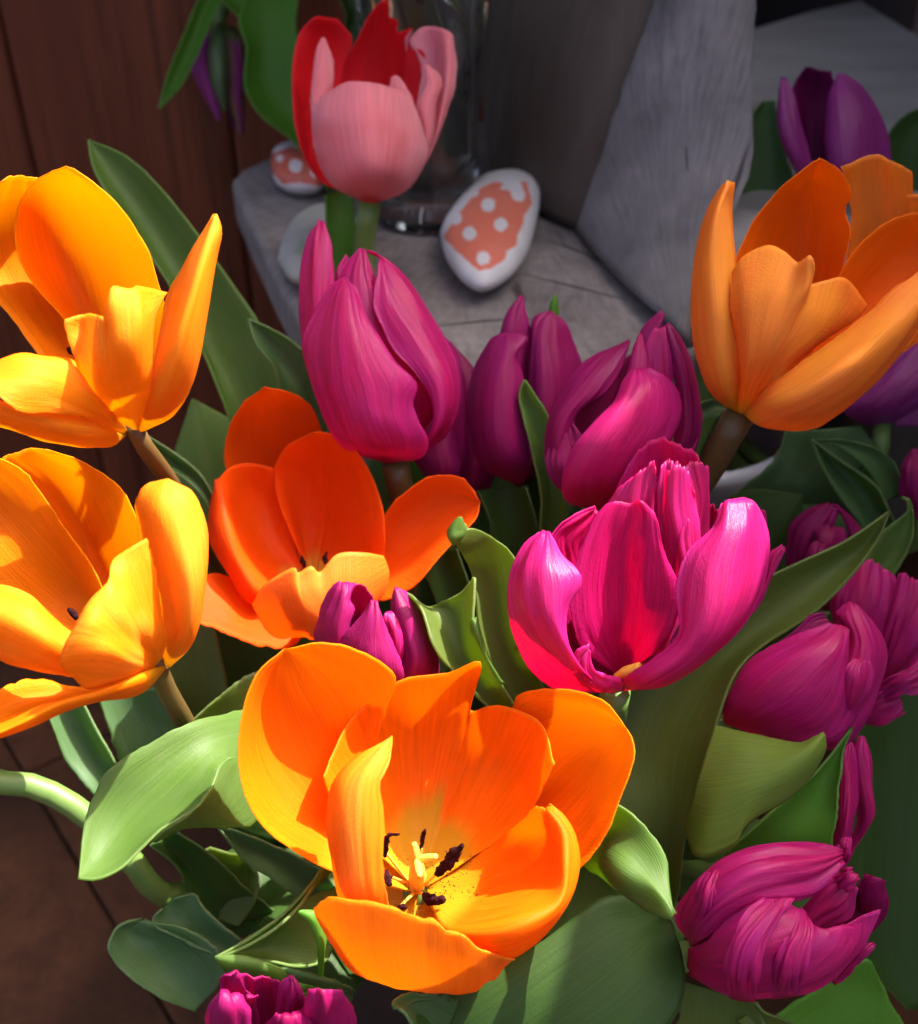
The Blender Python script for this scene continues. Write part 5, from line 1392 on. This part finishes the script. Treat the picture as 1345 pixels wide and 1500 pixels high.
# folded pale leaf next to the bottom bud
f = Frame(0, 1000, 2.69, 29.5, BOTTOM)
f.leaf('848,1082,-.6 1000,1000,-.3 1100,925,0 1180,840,.4 1270,735,1.2 1350,640,2.5', '848,1085,-.6 960,1040,-.3 1060,980,.0 1160,900,.4 1250,800,1.2 1350,700,2.6', '850,1092,-.6 980,1035,-.6 1080,970,-.4 1165,890,.0 1240,790,.9 1340,690,2.4', mat='leaf', ripple=.02, nu=9)
f.leaf('850,1088,-.5 900,1078,-.1 1000,1085,.2 1100,1110,.3 1160,1120,.5 1280,1100,1.2', '850,1086,-.5 960,1060,.5 1060,1050,.8 1150,1060,.9 1220,1070,1.0 1310,1030,1.5', '850,1084,-.5 980,1010,.3 1080,950,.6 1160,880,.9 1240,840,1.3 1330,800,1.8', mat='leaf')
f.leaf('850,1088,-.6 905,1150,-.3 1010,1190,-.1 1120,1200,.2 1300,1260,1.2', '850,1086,-.6 920,1110,-.7 1020,1130,-.6 1130,1170,-.2 1310,1240,1', '850,1082,-.6 930,1075,-.6 1040,1100,-.5 1140,1140,-.1 1340,1200,1', mat='leaf')
f.leaf('1110,1130,-.2 1180,1180,-.2 1270,1200,.1 1380,1260,1', '1110,1128,-.2 1190,1155,-.3 1280,1180,.0 1390,1235,1', '1110,1126,-.2 1200,1140,-.2 1290,1165,.1 1400,1210,1', mat='leaf_blue')
f.leaf('1175,905,-1.0 1215,935,-.9 1245,1000,-.7 1255,1080,-.4 1256,1160,0', '1178,900,-1.0 1230,930,-1.0 1262,1000,-.8 1268,1080,-.5 1264,1160,0', '1182,898,-1.0 1255,905,-.8 1280,960,-.5 1275,1080,-.2 1270,1160,.1', mat='leaf_fresh', ripple=.01, nu=9)
f = Frame(0, 1000, 2.69, 33.0, FRONT)
f.leaf('850,560,0 960,690,.1 1080,770,.3 1160,835,.6 1300,950,1.6', '850,560,0 970,640,.4 1090,710,.6 1190,780,.9 1330,900,1.8', '850,560,0 960,595,.1 1080,640,.3 1240,735,.6 1380,850,1.6', mat='leaf_blue')
f.leaf('590,640,.4 690,720,.8 760,830,1.2 900,980,2', '640,600,.8 740,690,1.2 840,800,1.5 980,940,2.2', '700,590,.4 830,680,.8 960,800,1.2 1080,900,2', mat='leaf_deep')
f.leaf('720,840,1.6 725,760,1.4 750,690,1.4 830,650,1.4', '800,900,1.9 830,800,1.9 860,730,1.8 900,670,1.6', '940,960,1.6 1010,850,1.4 1010,740,1.4 960,680,1.4', mat='leaf_olive')
# long arching leaf under the hot pink bloom
f = Frame(0, 0, 1, 34.0, HOT)
f.leaf('1304,748,-.2 1240,792,.0 1120,848,.0 1010,920,.1 905,1000,.3 878,1100,.2 915,1200,.0 955,1290,.6 900,1400,3',
       '1304,748,-.2 1262,800,.4 1165,870,.5 1065,950,.5 985,1030,.4 955,1110,.2 965,1190,.0 975,1290,.7 910,1400,3.2',
       '1304,748,-.2 1285,792,.0 1204,888,-.1 1112,950,-.3 1075,990,-.7 1048,1070,-1.0 1028,1160,-.8 1002,1240,-.2 985,1330,.6 920,1420,3', mat='leaf_olive', nv=57, nu=21)
f = Frame(0, 0, 1, 36.5, SMOOTH)
f.leaf('1262,840,.3 1280,800,.2 1312,765,.0 1330,752,-.1 1328,733,-.2 1321,730,-.1', '1280,845,.6 1305,810,.5 1325,775,.2 1333,752,0 1330,732,-.2 1321,729,-.1', '1300,855,.3 1325,815,.2 1338,780,0 1337,752,-.1 1332,733,-.2 1322,728,-.1', mat='leaf', ripple=.02)
# fresh leaf with the pointed tip, and the one behind
f = Frame(1000, 700, 2.5, 31.0, SMOOTH)
f.leaf('120,908,.8 250,938,.2 380,965,-.3 440,962,-.6 480,942,-.9 517,934,-1.1',
       '60,1100,.2 200,1080,-.6 330,1065,-1.0 430,1030,-1.2 490,985,-1.2 519,940,-1.1',
       '10,1290,.8 60,1390,-.2 190,1350,-.6 230,1285,-.7 400,1170,-.7 480,1085,-.8 522,1000,-.9 520,945,-1.1', mat='leaf_lime', ripple=.05)
f = Frame(1000, 700, 2.5, 33.0, SMOOTH)
f.leaf('150,1380,.6 250,1290,.1 380,1180,-.1 480,1080,-.2 560,985,-.3 620,912,-.5', '260,1400,.8 380,1300,.4 470,1190,.3 530,1080,.1 585,985,-.2 620,912,-.5', '560,1420,.6 552,1340,.1 570,1200,-.1 582,1090,-.2 590,985,-.3 620,912,-.5', mat='leaf_fresh', ripple=.03)
# sunlit leaf beside the front bloom
f = Frame(560, 1150, 2.69, 29.0, FRONT)
f.leaf('700,60,5.0 860,60,2.2 930,78,.3 1000,125,-.2 1065,200,-.4 1110,270,-.6 1125,350,-.8 1136,445,-1.2 1150,505,-1.5',
       '720,150,5.2 840,170,2.0 920,210,.2 980,260,-.3 1030,320,-.6 1070,380,-.9 1110,440,-1.2 1148,510,-1.5',
       '740,240,4.6 820,285,1.2 880,320,.0 940,350,-.6 1000,385,-.8 1060,415,-1.0 1110,460,-1.3 1146,515,-1.5',
       '760,270,4.2 795,315,1.4 870,372,.4 970,452,-.2 1040,495,-.7 1085,515,-1.1 1110,522,-1.3 1140,524,-1.5', mat='leaf', ripple=.03, nu=25, smooth=0)
# broad dark leaf at the bottom
f = Frame(560, 1150, 2.69, 30.5, FRONT)
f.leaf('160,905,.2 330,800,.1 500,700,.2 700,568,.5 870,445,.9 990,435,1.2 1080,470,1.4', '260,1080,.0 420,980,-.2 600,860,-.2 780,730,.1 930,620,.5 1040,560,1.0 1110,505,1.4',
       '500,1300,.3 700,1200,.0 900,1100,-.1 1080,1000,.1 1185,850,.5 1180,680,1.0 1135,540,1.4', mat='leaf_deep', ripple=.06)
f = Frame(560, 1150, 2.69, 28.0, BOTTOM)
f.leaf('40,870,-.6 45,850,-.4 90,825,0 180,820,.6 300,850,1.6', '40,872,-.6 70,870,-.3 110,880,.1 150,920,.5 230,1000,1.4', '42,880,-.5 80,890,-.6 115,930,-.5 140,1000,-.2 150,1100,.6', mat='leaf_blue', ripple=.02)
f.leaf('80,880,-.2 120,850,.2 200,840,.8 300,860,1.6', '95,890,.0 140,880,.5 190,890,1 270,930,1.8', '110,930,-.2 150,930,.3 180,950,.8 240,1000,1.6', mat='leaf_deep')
# lower right leaves
f = Frame(960, 1180, 3.494, 32.0, LOWR)
f.leaf('60,1250,.5 130,1050,.2 140,895,.1', '300,1300,.7 330,1080,.5 300,950,.4', '560,1300,.5 560,1120,.2 520,1012,.0', mat='leaf_olive', ripple=.03)
f.leaf('520,1015,.0 560,1060,.0 640,1090,.1 760,1160,.5', '480,1060,.3 540,1100,.3 620,1140,.4 740,1200,.7', '420,1100,.2 500,1160,.2 580,1200,.3 700,1260,.6', mat='leaf_olive', ripple=.02)
f = Frame(960, 1180, 3.494, 35.0, LOWR)
f.leaf('500,1250,.6 640,1060,.3 800,960,.1 960,850,-.1 1085,785,-.3', '700,1300,.7 820,1160,.5 950,1040,.3 1050,920,.1 1095,790,-.3', '1000,1380,.6 1290,1180,.3 1220,1040,.1 1160,920,-.1 1105,800,-.3', mat='leaf_fresh', ripple=.02)
f = Frame(0, 0, 1, 39.0, SMOOTH)
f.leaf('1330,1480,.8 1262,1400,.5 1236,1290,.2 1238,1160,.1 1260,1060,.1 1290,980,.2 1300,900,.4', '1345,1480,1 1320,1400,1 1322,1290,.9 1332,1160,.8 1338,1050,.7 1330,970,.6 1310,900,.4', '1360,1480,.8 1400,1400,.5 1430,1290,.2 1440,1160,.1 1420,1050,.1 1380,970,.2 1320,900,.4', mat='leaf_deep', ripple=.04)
# two leaves in the middle with sunlit tips
f = Frame(580, 740, 4.6875, 31.5, SMALL)
f.leaf('60,598,.5 120,630,.1 180,720,-.2 215,820,-.4 250,920,-.5 320,1050,-.4 430,1170,-.2 650,1400,.4',
       '150,700,.9 300,720,.8 360,800,.7 400,900,.6 440,1010,.5 500,1120,.5 580,1240,.5 740,1450,.9',
       '330,660,.7 450,600,.3 545,488,-.1 535,640,-.3 525,780,-.4 570,930,-.3 630,1080,-.1 810,1370,.4', mat='leaf_olive', ripple=.03)
f.leaf('523,770,-.45 535,860,-.5 570,960,-.4 630,1075,-.2 720,1220,.1', '540,790,-.55 560,870,-.6 595,970,-.5 640,1080,-.3 730,1225,.1', '545,770,-.4 570,870,-.4 600,960,-.3 640,1070,-.2 740,1230,.1', mat='leaf', nu=7, nv=21)
f = Frame(580, 740, 4.6875, 32.5, HOT)
f.leaf('410,262,-1.5 480,380,-.6 520,480,-.2 545,640,-.1 560,800,.1 640,1060,.5 820,1360,1.2 1000,1700,2.5',
       '420,240,-1.6 520,270,-1.0 620,350,-.4 650,500,.2 670,680,.5 730,900,.8 880,1200,1.4 1060,1600,2.7',
       '430,200,-1.6 480,165,-1.5 570,168,-1.1 690,240,-.7 800,330,-.3 860,520,-.1 900,800,.2 1010,1250,1.0 1150,1600,2.4', mat='leaf_olive', ripple=.03)
f.leaf('405,280,-1.6 370,240,-1.7 355,200,-1.7 385,130,-1.8 435,80,-1.9', '415,250,-1.7 400,220,-1.9 405,180,-1.9 425,130,-1.9 440,80,-1.9', '440,235,-1.6 470,200,-1.6 478,160,-1.6 465,115,-1.7 445,82,-1.8', mat='leaf', nv=21, nu=11, ripple=.01)
# leaves between the upper buds
f = Frame(620, 380, 2.924, 36.0, ROLLED)
f.leaf('432,518,-.5 412,570,-.4 430,680,-.3 470,830,-.2 505,980,-.1 500,1200,.6', '434,516,-.5 440,600,-.1 480,720,.1 520,860,.2 550,1000,.3 560,1200,.9', '438,518,-.5 480,580,-.3 545,690,-.2 545,820,-.1 600,1000,-.1 640,1200,.6', mat='leaf', ripple=.02)
f = Frame(620, 380, 2.924, 38.0, SLIM)
f.leaf('455,800,.2 420,900,.2 415,1000,.2 430,1200,.8', '460,800,.3 460,900,.6 470,1000,.6 480,1200,1.2', '465,810,.2 500,900,.2 520,1000,.2 540,1200,.8', mat='leaf_deep')
f = Frame(620, 380, 2.924, 39.5, SLIM)
f.leaf('250,860,.2 215,950,.2 210,1080,.3 240,1300,1', '330,860,.5 320,960,.6 320,1080,.7 340,1300,1.4', '440,900,.2 430,1000,.2 430,1100,.3 440,1300,1', mat='leaf_blue')
f.leaf('560,1040,.2 570,1100,.2 600,1250,.8', '620,1030,.5 630,1100,.6 650,1250,1.2', '680,1040,.2 690,1100,.2 700,1250,.8', mat='leaf_blue')
f.leaf('20,930,1.2 60,1080,1.2 100,1300,1.6', '110,930,1.5 130,1080,1.6 160,1300,2', '190,930,1.2 210,1080,1.2 240,1300,1.6', mat='leaf_deep')
f = Frame(580, 740, 4.6875, 35.5, BIGBUD)
f.leaf('100,300,.2 200,480,.3 300,700,.5 420,950,1', '260,300,.6 350,480,.7 430,700,.9 520,950,1.4', '420,300,.2 480,480,.3 560,700,.5 640,950,1', mat='leaf_deep')
f = Frame(580, 740, 4.6875, 37.0, SLIM)
f.leaf('560,-100,.2 640,100,.3 700,300,.5 820,600,1', '740,-120,.6 800,100,.7 850,300,.9 930,600,1.4', '900,-120,.2 960,100,.3 1010,300,.5 1080,600,1', mat='leaf_deep')
# leaves under the right orange tulip
f = Frame(1020, 580, 4.138, 40.5, RIGHT)
f.leaf('200,640,.6 300,540,.3 430,440,.0 500,330,-.1 540,210,-.2', '400,660,.7 560,540,.4 650,430,.3 740,310,.2 780,200,.1', '900,640,.9 960,520,.6 1020,400,.5 1080,310,.5 1000,180,.4', mat='leaf_blue', ripple=.04)
f.leaf('700,270,-.8 760,420,-.9 860,590,-.8 960,720,-.6 1100,900,.2', '700,268,-.8 830,400,-.3 960,530,-.2 1060,650,-.1 1180,880,.6', '700,266,-.8 850,370,-1.0 1000,480,-1.0 1110,580,-.9 1170,690,-.7 1240,860,.2', mat='leaf_blue', ripple=.02)
f.leaf('700,266,-.7 850,300,-.3 1000,400,-.1 1090,520,.1 1150,640,.3', '700,264,-.7 880,290,-.2 1050,370,.1 1130,470,.3 1190,620,.6', '720,264,-.6 920,270,-.3 1130,340,.0 1220,440,.2 1250,600,.5', mat='leaf_blue', ripple=.02)
f = Frame(1020, 580, 4.138, 38.5, ROLLED)
f.leaf('20,170,.3 30,160,.2 110,125,.0 200,95,.3', '15,110,.4 50,95,.4 120,75,.3 210,80,.5', '15,50,.3 60,30,.2 120,20,.2 220,50,.4', mat='leaf_blue', ripple=.01, nv=21)
# leaves of the violet bud
f = Frame(1060, 60, 4.168, 46.5, VIOLET)
f.leaf('90,1000,.2 95,860,.1 130,640,.0 165,480,-.1 230,375,-.2', '260,1040,.7 260,860,.6 250,640,.4 240,480,.2 265,365,-.1', '480,1040,.2 440,880,.1 380,700,.0 340,480,-.1 310,362,-.2', mat='leaf_blue')
f.leaf('1010,900,.4 1000,720,.2 1010,560,.0 1090,470,-.2 1220,400,-.3', '1140,950,.6 1130,800,.5 1130,640,.3 1180,520,.1 1260,430,-.2', '1340,980,.4 1330,840,.2 1300,700,.0 1300,560,-.1 1300,450,-.3', mat='leaf_deep')

f = Frame(620, 380, 2.924, 41.5, BIGBUD)
f.leaf('-60,760,.2 -40,900,.3 0,1100,.6 60,1400,1.2', '60,740,.6 70,900,.7 100,1100,1.0 140,1400,1.6', '200,760,.2 200,900,.3 210,1100,.6 240,1400,1.2', mat='leaf_deep')
f.leaf('150,800,1.2 170,900,1.2 190,1100,1.4 220,1400,1.8', '300,780,1.5 310,900,1.6 320,1100,1.8 340,1400,2.2', '480,820,1.2 470,900,1.2 460,1100,1.4 470,1400,1.8', mat='leaf_deep')
# dark undergrowth: lower leaves added to darken the gaps in the bunch
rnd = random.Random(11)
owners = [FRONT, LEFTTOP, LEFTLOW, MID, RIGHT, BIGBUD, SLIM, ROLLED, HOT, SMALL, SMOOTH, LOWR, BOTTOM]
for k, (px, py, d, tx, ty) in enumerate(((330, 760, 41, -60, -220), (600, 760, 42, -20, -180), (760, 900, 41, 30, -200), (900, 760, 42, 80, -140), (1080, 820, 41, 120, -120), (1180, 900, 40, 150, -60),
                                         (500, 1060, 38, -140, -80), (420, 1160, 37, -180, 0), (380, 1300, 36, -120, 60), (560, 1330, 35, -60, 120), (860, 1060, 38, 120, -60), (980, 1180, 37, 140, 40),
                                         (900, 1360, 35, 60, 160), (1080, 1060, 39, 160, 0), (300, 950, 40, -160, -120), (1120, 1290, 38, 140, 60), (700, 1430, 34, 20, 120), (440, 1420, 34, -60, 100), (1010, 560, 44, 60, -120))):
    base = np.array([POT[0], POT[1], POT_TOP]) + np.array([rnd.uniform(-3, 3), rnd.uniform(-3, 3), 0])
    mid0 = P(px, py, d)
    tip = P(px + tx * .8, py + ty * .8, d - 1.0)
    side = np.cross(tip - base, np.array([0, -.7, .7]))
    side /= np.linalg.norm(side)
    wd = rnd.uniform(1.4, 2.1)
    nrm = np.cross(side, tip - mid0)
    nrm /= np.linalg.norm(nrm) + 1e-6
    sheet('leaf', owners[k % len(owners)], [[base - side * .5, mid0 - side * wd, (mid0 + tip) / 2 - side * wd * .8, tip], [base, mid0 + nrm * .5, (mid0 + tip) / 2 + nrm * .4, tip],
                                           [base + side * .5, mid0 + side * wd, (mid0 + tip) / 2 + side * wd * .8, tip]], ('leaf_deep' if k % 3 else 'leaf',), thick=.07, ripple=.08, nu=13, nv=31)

# bent stem that comes in from the left
t = empty('tulip', POT + np.array([0, 0, 1.0]), 'bare green tulip stem bending away to the left under a pale lit leaf', 'tulip', 'tulips of the bunch')
f = Frame(0, 0, 1, 33.0, t)
tube('stem', t, f.pts('-60,1128,-.5 0,1146,-.4 50,1152,-.2 120,1190,.1 190,1258,.5 245,1312,1.2') + [np.array([POT[0] - 1.5, POT[1], POT_TOP]), POT + np.array([-.5, 0, 1.0])], [.33, .35, .36, .37, .38], ('stem',), n=50, seg=14)
fb = Frame(0, 0, 1, 33.0, t, 'orange')
fb.petal('-60,1128,-.5 -130,1070,-1.5 -190,1040,-1.6 -260,1030,-1.0', '-62,1128,-.5 -150,1110,-2.4 -210,1090,-2.5 -265,1050,-1.2', '-62,1130,-.5 -140,1180,-1.5 -210,1170,-1.6 -270,1080,-1.0')
fb.petal('-60,1128,-.5 -130,1070,.5 -190,1040,.6 -260,1030,.0', '-62,1128,-.5 -150,1110,1.4 -210,1090,1.5 -265,1050,.2', '-62,1130,-.5 -140,1180,.5 -210,1170,.6 -270,1080,.0')
